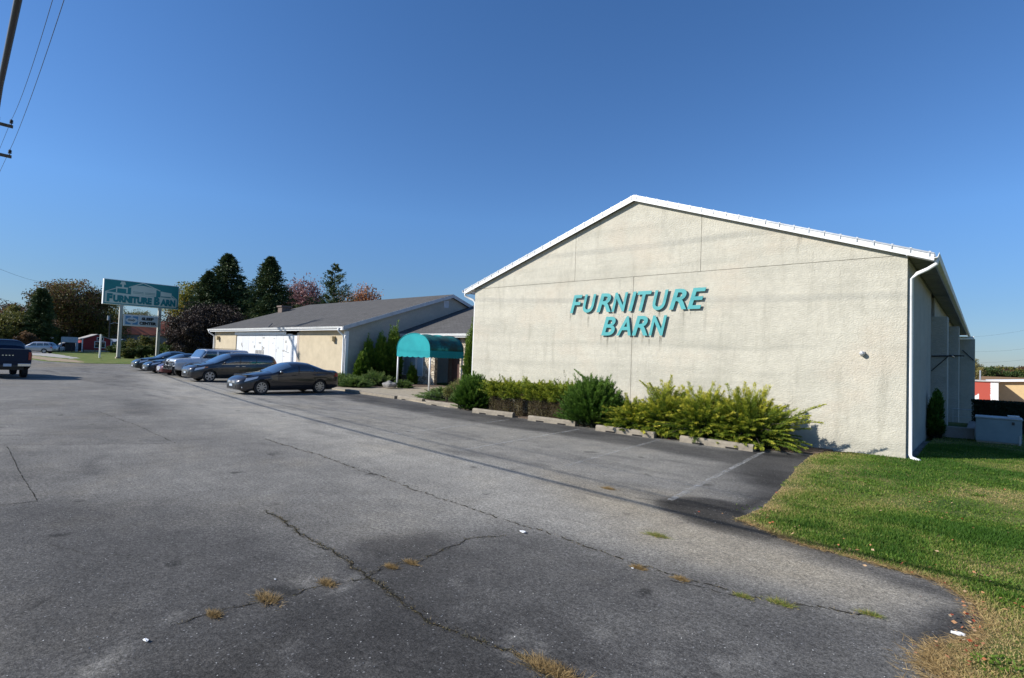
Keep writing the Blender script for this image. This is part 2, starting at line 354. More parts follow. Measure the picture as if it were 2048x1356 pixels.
# ---- sheets laid on top: lawn, bed, walk
def sheet(name, poly, z, mat, jit=.05, step=.15, seed=3, kind='structure', skirt=.05, zf=None):
    r = np.random.default_rng(seed); pts = []
    for i in range(len(poly)):
        a, b = np.array(poly[i], float), np.array(poly[(i+1) % len(poly)], float); L = np.linalg.norm(b-a)
        n = max(1, int(L/step)) if L < 25 else max(1, int(L/2))
        for k in range(n):
            p = a+(b-a)*k/n
            pts.append(p+(r.normal(size=2)*jit if L < 25 else 0))
    bm = bmesh.new(); vs_ = [bm.verts.new((p[0], p[1], z)) for p in pts]
    es = [bm.edges.new((vs_[i], vs_[(i+1) % len(vs_)])) for i in range(len(vs_))]
    bmesh.ops.triangle_fill(bm, edges=es, use_beauty=True)
    for f in bm.faces:
        if f.normal.z < 0: f.normal_flip()
    if skirt:
        lo = [bm.verts.new((p[0], p[1], z-skirt)) for p in pts]
        for i in range(len(pts)): bm.faces.new((vs_[i], vs_[(i+1) % len(vs_)], lo[(i+1) % len(vs_)], lo[i]))
    me = bpy.data.meshes.new(name); bm.to_mesh(me); bm.free(); me.materials.append(mat)
    o = bpy.data.objects.new(name, me); COL.objects.link(o); return tag(o, kind=kind)
t = NT('lawn_soil')
m_soil = t.done(t.mix(1, t.ramp(t.noise(.8, 7, .7), [(.32, (.05, .08, .018)), (.5, (.11, .13, .035)), (.66, (.20, .16, .065))]), t.ramp(t.noise(30, 4, .7), [(.3, .55), (.7, 1.5)]), 'MULTIPLY'), .95, 0, .1)
EDGE = [(-3.02, 14.5), (-2.9, 12.6), (-2.72, 11.2), (-2.5, 9.6), (-2.36, 8.3), (-2.42, 7.45), (-2.0, 7.22), (-1.6, 6.99), (-1.1, 6.93), (-.65, 6.85), (-.3, 6.8), (-.06, 6.40), (.03, 5.9), (.0, 5.5), (-.14, 5.22), (-.26, 4.95), (-.14, 4.6), (-.2, 4.0), (-.1, 3.0), (.2, 1.5), (.6, -2.), (1.2, -12.)]
sheet('lawn', EDGE+[(60, -12), (60, 26), (-1.2, 26), (-1.2, 15.8), (-2.4, 15.7), (-2.9, 15.2)], .02, m_soil, .03, .12)
sheet('planting_bed', [(-21.5, 19.6), (-20.6, 17.2), (-19.9, 16.3), (-15.6, 14.72), (-13.6, 14.32), (-8, 14.2), (-4, 14.18), (-3.0, 14.5), (-2.9, 15.7), (-15.7, 15.7), (-15.8, 24.4), (-22.4, 24.4), (-22.4, 21.)], .03, m_mulch, .04)
sheet('entrance_bed', [(-31.75, 19.5), (-29.5, 16.9), (-27.6, 16.8), (-26.6, 17.4), (-26.3, 19.2), (-26.2, 24.4), (-31.85, 24.4)], .05, m_mulch, .04)
mb = MB(); mb.prism([(-29.5, 16.9), (-28.8, 16.1), (-24.6, 15.75), (-20., 15.35), (-15.8, 14.6), (-15.6, 14.72), (-19.9, 16.3), (-20.6, 17.2), (-21.5, 19.6), (-22.4, 21.), (-22.4, 24.5), (-26.2, 24.5), (-26.3, 19.2), (-26.6, 17.4), (-27.6, 16.8)], 'z', -.02, .045)
tag(mb.build('sidewalk', m_concrete), kind='structure')
sheet('far_lawn', [(-66, 60), (-66.8, 16.9), (-66.5, 13.6), (-70, 11.6), (-73, 10.8), (-90, 10.2), (-130, 10.6), (-400, 18), (-400, 300), (-66, 300)], .03, m_ground, .12, .8)
sheet('gravel_verge', [(-68.5, 13.2), (-72, 11.5), (-90, 10.9), (-110, 11.2), (-96, 13.5), (-80, 14.2), (-73, 14.0)], .036, simple('gravel_brown', (.30, .22, .13), .95, .25, 3), .2, .8, skirt=0)
sheet('gravel_drive', [(-84, 15.2), (-105, 13.6), (-150, 14), (-150, 20), (-105, 18.0), (-90, 16.8)], .04, simple('gravel_grey', (.34, .32, .29), .95, .2, 2), .2, .8, skirt=0)
# ---- painted stall lines, worn
t = NT('worn_line'); al = t.math('MULTIPLY', t.ramp(t.noise(6, 6, .75), [(.42, 0.), (.62, 1.)]), t.attr('fade'))
t.done((.55, .55, .53), .85, 0, .2); tr = t.n.new('ShaderNodeBsdfTransparent'); mx = t.n.new('ShaderNodeMixShader')
t.l.new(al, mx.inputs[0]); t.l.new(tr.outputs[0], mx.inputs[1]); t.l.new(t.b.outputs[0], mx.inputs[2]); t.l.new(mx.outputs[0], t.out.inputs[0]); m_line = t.m
V = []; Fc = []; fad = []
for (x0, y0, x1, y1, fa) in [(-3.5, 7.7, -3.98, 13.8, .5), (-6.02, 8.6, -6.5, 13.6, .3), (-8.45, 8.1, -9.0, 13.5, .4), (-11.15, 8.4, -11.75, 13.5, .38), (-14.2, 8.9, -14.8, 13.6, .28), (-17.0, 9.3, -17.5, 13.6, .25), (-19.9, 9.6, -20.4, 14, .2)]:
    b = len(V); V += [(x0-.05, y0, .006), (x0+.05, y0, .006), (x1+.05, y1, .006), (x1-.05, y1, .006)]; Fc.append((b, b+1, b+2, b+3)); fad += [fa]
o = tag(mesh_obj('stall_lines', V, Fc, m_line), kind='structure'); a = o.data.attributes.new('fade', 'FLOAT', 'FACE'); a.data.foreach_set('value', fad)
# ---- cracks: jagged ribbons in the asphalt
t = NT('crack'); m_crack = t.done(t.ramp(t.noise(25, 4), [(.3, (.012, .011, .010)), (.7, (.05, .042, .03))]), .95, 0, .1)
V = []; Fc = []
def crack(px, w0, rough=.025, seed=0, gaps=0.):
    r = np.random.default_rng(seed); P = np.array([G(x, y) for x, y in px]); out = [P[0]]
    for a, b in zip(P[:-1], P[1:]):
        L = np.linalg.norm(b-a); n = max(2, int(L/.045)); 
        for k in range(1, n+1): out.append(a+(b-a)*k/n)
    out = np.array(out); j = np.cumsum(r.normal(size=out.shape)*rough*.5, 0); k = np.linspace(0, 1, len(out))[:, None]; j = j-j[-1]*k
    j -= np.array([np.convolve(np.pad(j[:, i], 12, 'edge'), np.ones(25)/25, 'valid') for i in (0, 1)]).T*.7; out = out+j
    d = np.gradient(out, axis=0); nn = np.stack([-d[:, 1], d[:, 0]], 1); nn = unit(nn); ww = w0*(.25+r.random(len(out))*1.1)[:, None]
    for i in range(len(out)-1):
        if r.random() < gaps: continue
        b = len(V); V.extend([(*(out[i]-nn[i]*ww[i]), .004), (*(out[i]+nn[i]*ww[i]), .004), (*(out[i+1]+nn[i+1]*ww[i+1]), .004), (*(out[i+1]-nn[i+1]*ww[i+1]), .004)]); Fc.append((b, b+1, b+2, b+3))
    return out
K1 = crack([(532, 1023), (570, 1045), (600, 1068), (640, 1085), (700, 1125), (740, 1155), (800, 1200), (870, 1245), (950, 1275), (1024, 1310), (1090, 1345), (1200, 1420)], .0075, .035, 1, .12)
K1b = crack([(575, 1050), (640, 1092), (690, 1122), (735, 1160), (790, 1195)], .006, .04, 2, .3)
K2 = crack([(350, 1245), (430, 1228), (500, 1210), (600, 1185), (735, 1155), (800, 1130), (850, 1118), (900, 1095), (960, 1078), (1005, 1070)], .005, .035, 3, .1)
crack([(740, 1148), (790, 1128), (840, 1110), (870, 1112), (920, 1085)], .003, .03, 4, .2)
crack([(100, 1090), (180, 1108), (250, 1112), (310, 1108)], .002, .02, 5, .3)
crack([(240, 1118), (310, 1112), (360, 1118)], .002, .02, 6, .3)
K3 = crack([(530, 878), (640, 912), (760, 955), (900, 1005), (1000, 1042), (1120, 1080), (1250, 1128), (1370, 1163), (1480, 1195), (1600, 1213), (1760, 1232)], .010, .03, 7, .35)
crack([(575, 885), (680, 925), (800, 965), (960, 1015)], .005, .03, 17, .7)
crack([(14, 893), (40, 945), (75, 1003)], .006, .004, 8, .15)
crack([(0, 890), (120, 889), (240, 888), (352, 887)], .008, .005, 9, .1)
crack([(352, 887), (280, 853), (190, 820)], .008, .01, 10, .2)
crack([(75, 1003), (0, 1010)], .006, .01, 11, .1)
crack([(740, 1160), (900, 1245), (1060, 1330), (1150, 1370)], .003, .03, 12, .4)
crack([(1340, 1160), (1380, 1168), (1500, 1195)], .006, .03, 13, .3)
crack([(1250, 990), (1300, 1000), (1330, 1005)], .004, .03, 14, .2)
crack([(700, 1020), (900, 1005), (1000, 1000)], .002, .03, 15, .4)
tag(mesh_obj('pavement_cracks', V, Fc, m_crack), kind='structure')

# ---- grass
m_grass = leafmat('grass_blades', [(0, (.055, .135, .014)), (.38, (.15, .24, .03)), (.68, (.30, .30, .08)), (1, (.50, .37, .17))], .4)
m_dry = leafmat('dry_grass', [(0, (.22, .14, .05)), (1, (.50, .36, .17))], .2)
# near lawn blades, denser close to the camera
def sample_lawn(n, x0, x1, y0, y1, pw):
    x = rng.uniform(x0, x1, n*3); y = y0+(y1-y0)*rng.random(n*3)**pw
    ok = sd_poly(x, y, EDGE+[(60, -12), (60, 26), (-1.2, 26), (-1.2, 15.6), (-2.4, 15.5), (-2.9, 15.2)]) < .02
    return x[ok][:n], y[ok][:n]
Xs = []; Ys = []
for n, a in ((190000, (-3, 4.2, 3.6, 10, 1.3)), (140000, (-3.2, 7, 9, 20, 1.1)), (25000, (-1.2, 7, 18, 26, 1.))):
    x, y = sample_lawn(n, *a); Xs.append(x); Ys.append(y)
x = np.concatenate(Xs); y = np.concatenate(Ys); n = len(x)
clump = fbm(x, y, .9, 50); fine = fbm(x, y, .25, 60); dry = fbm(x, y, 1.5, 70)
de = -sd_poly(x, y, EDGE+[(60, -12), (60, 40), (-3, 40)])
tint = .34+(dry-.5)*1.7-(clump-.5)*1.1+rng.normal(size=n)*.24+np.exp(-np.clip(de, 0, 9)/.18)*.55+np.where((y < 5.3) & (de < .35), .2, 0)
hh = (.022+.045*np.clip(clump-.35, 0, 1)*2+.014*rng.random(n))*(1-.35*np.exp(-np.clip(de, 0, 9)/.2))*(.7+fine*.6)
Dv = np.stack([rng.normal(size=n)*.55, rng.normal(size=n)*.55, np.ones(n)*.9], 1)
tag(leaf_obj('lawn_grass', np.stack([x, y, np.full(n, .015)], 1), Dv, hh, .005+.006*rng.random(n)+y*.0006, tint, m_grass, tri=True), 'short green lawn with dry patches right of the building', 'grass', kind='stuff')
wc = np.c_[rng.uniform(-2.6, 4, 110), rng.uniform(5, 15, 110)]; wc = wc[sd_poly(wc[:, 0], wc[:, 1], EDGE+[(60, -12), (60, 26), (-3, 26)]) < -.1]; ii = np.repeat(np.arange(len(wc)), 110); n = len(ii)
q = wc[ii]+rng.normal(size=(n, 2))*(.05+.10*rng.random(len(wc)))[ii][:, None]
tag(leaf_obj('lawn_clover', np.c_[q, .02+.02*rng.random(n)], np.c_[rng.normal(size=(n, 2)), .5+.4*rng.random(n)], .022+.022*rng.random(n), .014+.008*rng.random(n), .10+.35*rng.random(n), m_grass, flat=.4), 'broad-leaved clover patches mixed into the lawn', 'clover', kind='stuff')
# dead grass fringe lying over the asphalt edge
e = np.array(EDGE); seg = rng.integers(5, len(e)-2, 9000); u = rng.random(9000)[:, None]; P = e[seg]*(1-u)+e[seg+1]*u+rng.normal(size=(9000, 2))*np.array([.05, .04])
xx = rng.normal(size=9000)
P2 = np.stack([G(a, b) for a, b in [(1885+rng.normal()*36, 1325+rng.normal()*20) for _ in range(1500)]]); P = np.concatenate([P, P2]); n = len(P)
Dv = np.stack([rng.normal(size=n)-.2, rng.normal(size=n), .12+.25*rng.random(n)], 1)
tag(leaf_obj('edge_grass', np.c_[P, np.full(n, .012)], Dv, .05+.06*rng.random(n), .004, rng.random(n), m_dry, tri=True), 'dead straw-coloured grass matted along the edge of the pavement', 'dry grass', kind='stuff')
# dry tufts growing in the cracks
mats_t = {'d': m_dry, 'g': m_grass}
tufts = [(535, 1199, .14, 'd', 'largest dry straw tuft in the crack at lower left'), (655, 1168, .09, 'd', 'small dry tuft on the crack right of the largest tuft'), (428, 1231, .07, 'd', 'smallest straw tuft at the left end of the crack'),
         (783, 1135, .07, 'd', 'orange dry tuft just right of where the two cracks cross'), (822, 1127, .07, 'd', 'dry tuft farther along the right arm of the crack'), (1085, 1335, .16, 'd', 'straw tuft where the long crack leaves the bottom of the picture'),
         (1120, 1350, .16, 'd', 'straw clump beside the bottom edge crack tuft'), (1312, 1072, .12, 'g', 'sprawling green weed alone in the light drive lane'), (1486, 1194, .06, 'g', 'green weed in the seam left of the middle'), (1560, 1208, .10, 'g', 'longer green weed line in the seam near the right'),
         (1740, 1230, .07, 'g', 'green weed at the right end of the seam'), (1277, 1137, .07, 'd', 'dry weed in the upper part of the seam'), (1362, 1160, .06, 'd', 'dry weed in the middle of the seam'), (1216, 978, .10, 'd', 'flat dry weed in the sand by the stalls')]
for (px, py, r_, k, lab) in tufts:
    c = G(px, py); n = int(260+1500*r_); q = rng.normal(size=(n, 2))*np.array([r_*.5, r_*.22]); 
    Dv = np.c_[q/r_*1.0+rng.normal(size=(n, 2))*.5, .25+.35*rng.random(n)]
    o = leaf_obj('weed_tuft', np.c_[q, np.full(n, .003)], Dv, (.02+.05*rng.random(n))*(r_/.1)**.5, .004, rng.random(n)*.6+(.35 if k == 'g' else .1), mats_t[k], tri=True); o.location = (c[0], c[1], 0)
    tag(o, lab, 'weed', 'weeds growing in the pavement cracks')
# crumbs and sprigs along the main cracks
pts = np.concatenate([K1[rng.integers(0, len(K1), 1500)], K2[rng.integers(0, len(K2), 350)], K3[rng.integers(0, len(K3), 900)]]); n = len(pts); pts = pts+rng.normal(size=(n, 2))*.018
tag(leaf_obj('crack_moss', np.c_[pts, np.full(n, .004)], np.c_[rng.normal(size=(n, 2)), .3+.3*rng.random(n)], .012+.018*rng.random(n), .005, rng.random(n), leafmat('crack_debris', [(0, (.03, .028, .02)), (.6, (.10, .09, .04)), (1, (.28, .20, .09))], .1), tri=True), 'sparse moss and dead grass along the pavement cracks', 'moss', kind='stuff')
# fallen leaves along the lawn edge
m_leafr = leafmat('fallen_leaf', [(0, (.35, .04, .02)), (.35, (.42, .14, .06)), (.7, (.50, .27, .13)), (1, (.55, .40, .24))], .1)
P = e[rng.integers(4, len(e)-4, 130)]+rng.normal(size=(130, 2))*np.array([.3, .22])+np.array([.15, .15]); q = np.c_[rng.uniform(-3, 3, 160), rng.uniform(4.5, 14, 160)]
q = q[sd_poly(q[:, 0], q[:, 1], EDGE+[(60, -12), (60, 26), (-3, 26)]) < 0]
q2 = np.stack([G(1940+rng.normal()*12, 1270+rng.normal()*35) for _ in range(30)]); q3 = np.c_[rng.uniform(-6.5, -4.3, 25), rng.normal(size=25)*.12+13.75]
P = np.concatenate([P, q, q2, q3]); n = len(P)
tag(leaf_obj('fallen_leaves', np.c_[P, .03+.035*rng.random(n)], np.c_[rng.normal(size=(n, 2)), rng.normal(size=n)*.15], .022+.025*rng.random(n), .016+.016*rng.random(n), rng.random(n), m_leafr, flat=.5), 'red and tan fallen leaves scattered over the lawn edge', 'leaves', kind='stuff')
m_litter = simple('litter_white', (.75, .75, .75), .5, .1)
for (px, py, s_, lab) in [(292, 1283, .022, 'white crumpled scrap on the dark asphalt at lower left'), (550, 1160, .009, 'tiny white chip above the largest straw tuft'), (1046, 1066, .03, 'pale flattened scrap beside the seam'), (1265, 1138, .012, 'white chip at the upper seam'), (1918, 1272, .035, 'crumpled clear wrapper at the lawn edge')]:
    c = G(px, py); bm = bmesh.new(); bmesh.ops.create_icosphere(bm, subdivisions=2, radius=s_)
    for v_ in bm.verts: v_.co = Vector((v_.co.x*1.3, v_.co.y*.7, v_.co.z*.3+s_*.3))*(1+random.uniform(-.35, .35))
    me = bpy.data.meshes.new('litter'); bm.to_mesh(me); bm.free(); me.materials.append(m_litter); o = bpy.data.objects.new('litter', me); COL.objects.link(o); o.location = (c[0], c[1], .005); tag(o, lab, 'litter')
# pebbles
P = np.stack([G(rng.uniform(0, 1850), 860+rng.random()**1.3*496) for _ in range(900)]); n = len(P)
tag(leaf_obj('loose_stones', np.c_[P, np.full(n, .004)], np.c_[rng.normal(size=(n, 2)), np.full(n, .15)], .006+.008*rng.random(n), .008, rng.random(n), leafmat('pebble', [(0, (.3, .3, .29)), (1, (.6, .59, .56))], 0), flat=.6), 'loose pale grit scattered over the asphalt', 'grit', kind='stuff')

# ================================================================== MAIN BUILDING
XL, XR, YF, YB, ZE, ZR, XC = -15.65, -1.39, 15.62, 49.0, 4.76, 7.21, -8.52
main = empty('store_building', (XC, YF, 0), 0, 'large gabled store building with cream stucco front wall and white metal roof', 'building')
def child(o, root): o.parent = root; o.matrix_parent_inverse = Matrix.Translation(-Vector(root.location)) if root.rotation_euler.z == 0 else root.matrix_basis.inverted(); return o
sl = (ZR-ZE)/(XC-XL)                              # roof slope along x
zr = lambda x: ZR-sl*abs(x-XC)                     # wall-top height
g = .005; mb = MB()
for poly in ([(XL, -.3), (XC-g, -.3), (XC-g, ZE-g), (XL, ZE-g)], [(XC+g, -.3), (XR, -.3), (XR, ZE-g), (XC+g, ZE-g)],
             [(XL, ZE+g), (-10.79-g, ZE+g), (-10.79-g, zr(-10.79))], [(-10.79+g, ZE+g), (-6.34-g, ZE+g), (-6.34-g, zr(-6.34)), (XC, ZR), (-10.79+g, zr(-10.79))],
             [(-6.34+g, ZE+g), (XR, ZE+g), (-6.34+g, zr(-6.34))]): mb.prism(poly, 'y', YF, YF+.08)
child(mb.build('front_wall', m_facade, bevel=.004), main)
mb = MB(); mb.prism([(XL+.01, -.3), (XR-.01, -.3), (XR-.01, ZE-.02), (XC, ZR-.05), (XL+.01, ZE-.02)], 'y', YF+.082, YF+.16); child(mb.build('wall_backing', m_darkback), main)
mb = MB()
mb.box(XR-.2, XR, YF+.165, 23., -.3, ZE-.05); mb.box(XR-.2, XR-.03, 23.02, 23.4, -.3, ZE-.05); mb.box(XR-.2, XR+.01, 24.4, 34., -2.5, ZE-.05); mb.box(XR-.2, XR-.02, 34.02, YB, -2.6, ZE-.05)
mb.box(XL, XL+.2, YF+.165, YB, -.3, ZE-.05); mb.prism([(XL+.21, -2.6), (XR-.21, -2.6), (XR-.21, ZE-.05), (XC, ZR-.1), (XL+.21, ZE-.05)], 'y', YB-.2, YB-.02)
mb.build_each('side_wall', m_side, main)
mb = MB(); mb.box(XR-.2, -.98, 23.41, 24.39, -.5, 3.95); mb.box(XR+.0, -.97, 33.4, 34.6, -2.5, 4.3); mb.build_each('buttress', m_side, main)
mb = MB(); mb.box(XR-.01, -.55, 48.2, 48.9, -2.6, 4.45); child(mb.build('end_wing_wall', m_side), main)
mb = MB(); mb.box(XR+.0, -.6, 48.1, 48.35, 4.47, 4.62); child(mb.build('end_flashing', m_white), main)
mb = MB(); mb.tube([(XR, 23.3, 2.6), (-.86, 23.32, 2.62), (-.84, 24.5, 2.62)], .025); mb.tube([(XR, 23.3, 2.1), (-.95, 23.32, 2.6)], .015); mb.tube([(XR, 33.3, 2.9), (-.75, 33.3, 2.9)], .03); mb.tube([(-1.2, 48.1, 3.7), (-.6, 48.1, 3.0)], .03)
mb.build_each('conduit', m_blackpl, main)
dr = MB(); dr.box(XR+.012, XR+.05, 25.3, 26.3, .2, 2.25); child(dr.build('side_door', simple('brown_door', (.12, .045, .025), .6)), main)
dr = MB(); dr.box(XR-.0, XR+.07, 36.5, 37.6, -.3, 1.8); child(dr.build('side_door', simple('brown_door2', (.10, .05, .03), .6)), main)
# roof sheets with standing ribs
OV, EO, TH = .14, .50, .03
def roofside(sgn):
    mb = MB(); xe = XC+sgn*(XC-XL+EO); ze = ZR-sl*(XC-XL+EO); L = math.hypot(xe-XC, ze-ZR); n = (sl/math.hypot(1, sl)*sgn, 0, 1/math.hypot(1, sl))
    up = .12; a = np.array([XC, 0, ZR+up]); b = np.array([xe, 0, ze+up]); nn = np.array(n)
    y0, y1 = YF-OV, YB+.3
    P = [a, b, b+nn*TH, a+nn*TH]; V = [(*p[:1], y0, p[2]) for p in P]+[(*p[:1], y1, p[2]) for p in P]
    mb.add(V, [(0, 1, 2, 3), (7, 6, 5, 4), (0, 4, 5, 1), (1, 5, 6, 2), (2, 6, 7, 3), (3, 7, 4, 0)]); return mb, a, b, nn
m_roofw = simple('white_roof_metal', (.66, .67, .67), .4, .08, 3, metal=.1)
for sgn in (-1, 1):
    mb, a, b, nn = roofside(sgn); n_r = 21; dv = unit(b-a)
    for k in range(n_r+1):
        c = a+(b-a)*(k+.25)/(n_r+.5); c = c+nn*(TH+.012); mb.obox((c[0], (YF-OV-.02+YB+.3)/2, c[2]-.004*0), dv*.022, (0, (YB+.3-YF+OV+.02)/2, 0), nn*.010)
    child(mb.build('roof', m_roofw), main)
    # rake board on the front gable with lapped joints
    rb = MB(); c0 = a-nn*.02; c1 = b-nn*.02; yb = YF-OV
    h = .135
    V = [(c0[0], yb, ZR+up_) for up_ in ()]
    A0 = np.array([XC, yb, ZR+.115]); B0 = np.array([b[0], yb, b[2]-.005]); dn = np.array([0, 0, -h])
    pts = [A0, B0, B0+dn, A0+dn]; V = [tuple(p) for p in pts]+[(p[0], yb+.035, p[2]) for p in pts]
    rb.add(V, [(0, 1, 2, 3), (7, 6, 5, 4), (0, 4, 5, 1), (1, 5, 6, 2), (2, 6, 7, 3), (3, 7, 4, 0)])
    xw = XR if sgn > 0 else XL    # boxed return at the eave
    lo = ZE-.03; zb = lambda x: ZR+.115-sl*abs(x-XC)-h
    xo = xw+sgn*(EO-.02)
    rb.prism([(xw-sgn*.02, lo), (xo, lo+.02), (xo, zb(xo)), (xw-sgn*.02, zb(xw-sgn*.02))], 'y', yb+.003, YF+.1)
    child(rb.build('rake_board', m_white), main)
    cp = MB()
    for k in range(n_r+1):
        c = a+(b-a)*(k+.25)/(n_r+.5); cp.obox((c[0], yb-.010, c[2]-.008), (.010, 0, 0), (0, .008, 0), (0, 0, .055))
    cp.build_each('rake_clip', m_metal, main)
    dk = MB(); dk.obox((((a+b)/2)[0], yb-.006, ((a+b)/2)[2]+.022), dv*(np.linalg.norm(b-a)/2), (0, .005, 0), nn*.018); child(dk.build('drip_edge', m_metal), main)
    sf = MB(); xa, xb = sorted((xw, xw+sgn*EO)); zlo = ZE-.02
    for k in range(32):
        ya = YF+.12+k*1.04; sf.box(xa+.002, xb-.02, ya, ya+.98, zlo, zlo+.03)
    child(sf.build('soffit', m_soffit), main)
    sf = MB(); sf.box(xa, xb-.02, YF+.11, YB+.2, zlo+.035, zlo+.05); child(sf.build('soffit_backing', m_darkback), main)
    gu = MB(); xg = xw+sgn*EO; zg = b[2]+.02
    prof = [(xg-.01*sgn, zg-.12), (xg+.07*sgn, zg-.10), (xg+.10*sgn, zg), (xg+.09*sgn, zg+.005), (xg+.06*sgn, zg-.085), (xg-.0*sgn, zg-.10)]
    if sgn < 0: prof = prof[::-1]
    gu.prism(prof, 'y', YF-OV-.03, YB+.3); child(gu.build('gutter', m_whiterust), main)
    # downspout
    d = MB(); x0 = xw+sgn*.07; yd = YF+.10; xe2 = xg+.04*sgn
    d.tube([(xe2, YF-.05, zg-.09), (xe2, YF-.03, zg-.22), (xw+sgn*(EO-.12), yd-.05, zg-.32), (xw+sgn*.18, yd, zg-.40), (x0, yd, zg-.52), (x0, yd, 2.0), (x0, yd, .12), (x0+.05*sgn, yd-.06, .04), (x0+.20*sgn, yd-.20, .01)], [.045]*9, 10)
    child(d.build('downspout', m_white, smooth=True), main)
# small round lamp on the wall
lp = MB(); lp.lathe([(.02, .0), (.055, .02), (.06, .07), (.0, .12)], (0, 0, 0), 'y', 12); lp.box(-.05, .05, .1, .13, -.05, .05)
lp = lp.build('wall_lamp', m_metal, smooth=False); lp.location = (-2.26, YF-.12, 2.43); tag(lp, 'small round metal flood lamp alone low on the right of the cream wall', 'wall lamp')
# ------------------------------------------------ lettering
def text_mesh(s, h, depth=0., shear=0., bold=0., width=None):
    cu = bpy.data.curves.new('t', 'FONT'); cu.body = s; cu.size = 1; cu.shear = shear; cu.offset = bold; cu.extrude = .5 if depth else 0; cu.fill_mode = 'BOTH'
    cu.resolution_u = 5
    ob = bpy.data.objects.new('t', cu); COL.objects.link(ob); bpy.context.view_layer.update()
    me = bpy.data.meshes.new_from_object(ob.evaluated_get(bpy.context.evaluated_depsgraph_get())); bpy.data.objects.remove(ob)
    co = np.zeros(len(me.vertices)*3); me.vertices.foreach_get('co', co); co = co.reshape(-1, 3)
    mn, mx_ = co.min(0), co.max(0); hs = h/(mx_[1]-mn[1]); wsx = hs if width is None else width/(mx_[0]-mn[0])
    co[:, 0] = (co[:, 0]-mn[0])*wsx; co[:, 1] = (co[:, 1]-mn[1])*hs; co[:, 2] = (co[:, 2])*depth
    me.vertices.foreach_set('co', co.reshape(-1)); me.update(); return me, (mx_[0]-mn[0])*wsx
sg = empty('wall_lettering', (-8.5, YF-.06, 3.5), 0, 'raised teal italic letters reading FURNITURE BARN on the cream gable wall', 'sign')
def letters(word, x0, x1, z0, z1, h, y):
    WF = dict(F=.80, U=.84, R=.88, N=.95, I=.45, T=.80, E=.90, B=.86, A=.84); ww = [text_mesh(c, h, .022, .28, .020, WF[c]*h) for c in word]; tot = sum(w_ for _, w_ in ww); over = .12*h
    gap = ((x1-x0)-tot)/(len(word)-1); x = x0
    for c, (me, w_) in zip(word, ww):
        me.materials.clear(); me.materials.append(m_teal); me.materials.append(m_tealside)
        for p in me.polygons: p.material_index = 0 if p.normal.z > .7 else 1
        o = bpy.data.objects.new('letter', me); COL.objects.link(o); o.parent = sg
        zz = z0+(z1-z0)*(x-x0)/(x1-x0)
        M = Matrix(((1, 0, 0, x), (0, 0, -1, y), (0, 1, 0, zz), (0, 0, 0, 1)))
        o.matrix_basis = Matrix.Translation(-Vector(sg.location)) @ M; x += w_+gap
letters('FURNITURE', -10.90, -6.13, 3.645, 3.655, .62, YF-.06)
letters('BARN', -9.62, -7.32, 2.87, 2.87, .62, YF-.06)
# grime runs under the letters: thin stains on the wall
t = NT('grime_run'); al = t.math('MULTIPLY', t.ramp(t.noise(9, 5, .7, (1, 1, .25)), [(.38, 0.), (.65, 1.)]), t.attr('fade'))
t.done((.16, .15, .12), .95, 0, .1); tr = t.n.new('ShaderNodeBsdfTransparent'); mx = t.n.new('ShaderNodeMixShader')
t.l.new(al, mx.inputs[0]); t.l.new(tr.outputs[0], mx.inputs[1]); t.l.new(t.b.outputs[0], mx.inputs[2]); t.l.new(mx.outputs[0], t.out.inputs[0])
V = []; Fc = []; fd = []
for (px, y0, y1, w_, s_) in [(1141, 627, 645, .07, .8), (1177, 627, 655, .08, .8), (1198, 625, 640, .05, .4), (1228, 622, 640, .06, .4), (1282, 590, 606, .05, .6), (1320, 619, 634, .10, 1.), (1343, 618, 632, .06, .5), (1367, 610, 670, .06, .45), (1381, 622, 632, .05, .7), (1390, 620, 630, .05, .6), (1202, 670, 690, .06, .5), (1215, 668, 695, .08, .6), (1231, 672, 705, .06, .8), (1285, 668, 690, .09, .6), (1298, 678, 692, .06, .6), (1321, 672, 705, .09, .7), (1240, 560, 585, .08, .25), (1600, 470, 520, .16, .35), (1330, 400, 470, .25, .2), (1410, 600, 720, .1, .2)]:
    d0 = ray(px, y0); tt = (YF-.006)/d0[1]; x = d0[0]*tt; z0 = CAMZ+d0[2]*tt; d1 = ray(px, y1); z1 = CAMZ+d1[2]*((YF-.006)/d1[1])
    V = []; Fc = []; fd = []
    for i in range(6):
        b = len(V)
        za, zb_ = z0+(z1-z0)*i/6, z0+(z1-z0)*(i+1)/6
        V += [(x-w_/2, YF-.004, za), (x+w_/2, YF-.004, za), (x+w_/2*.8, YF-.004, zb_), (x-w_/2*.8, YF-.004, zb_)]; Fc.append((b, b+1, b+2, b+3)); fd.append(s_*(1-i/6.5)*.8)
    o = mesh_obj('grime_streak', V, Fc, t.m); a = o.data.attributes.new('fade', 'FLOAT', 'FACE'); a.data.foreach_set('value', fd); bm = bmesh.new(); bm.from_mesh(o.data); bmesh.ops.remove_doubles(bm, verts=bm.verts, dist=.03); bm.to_mesh(o.data); bm.free(); child(o, main)

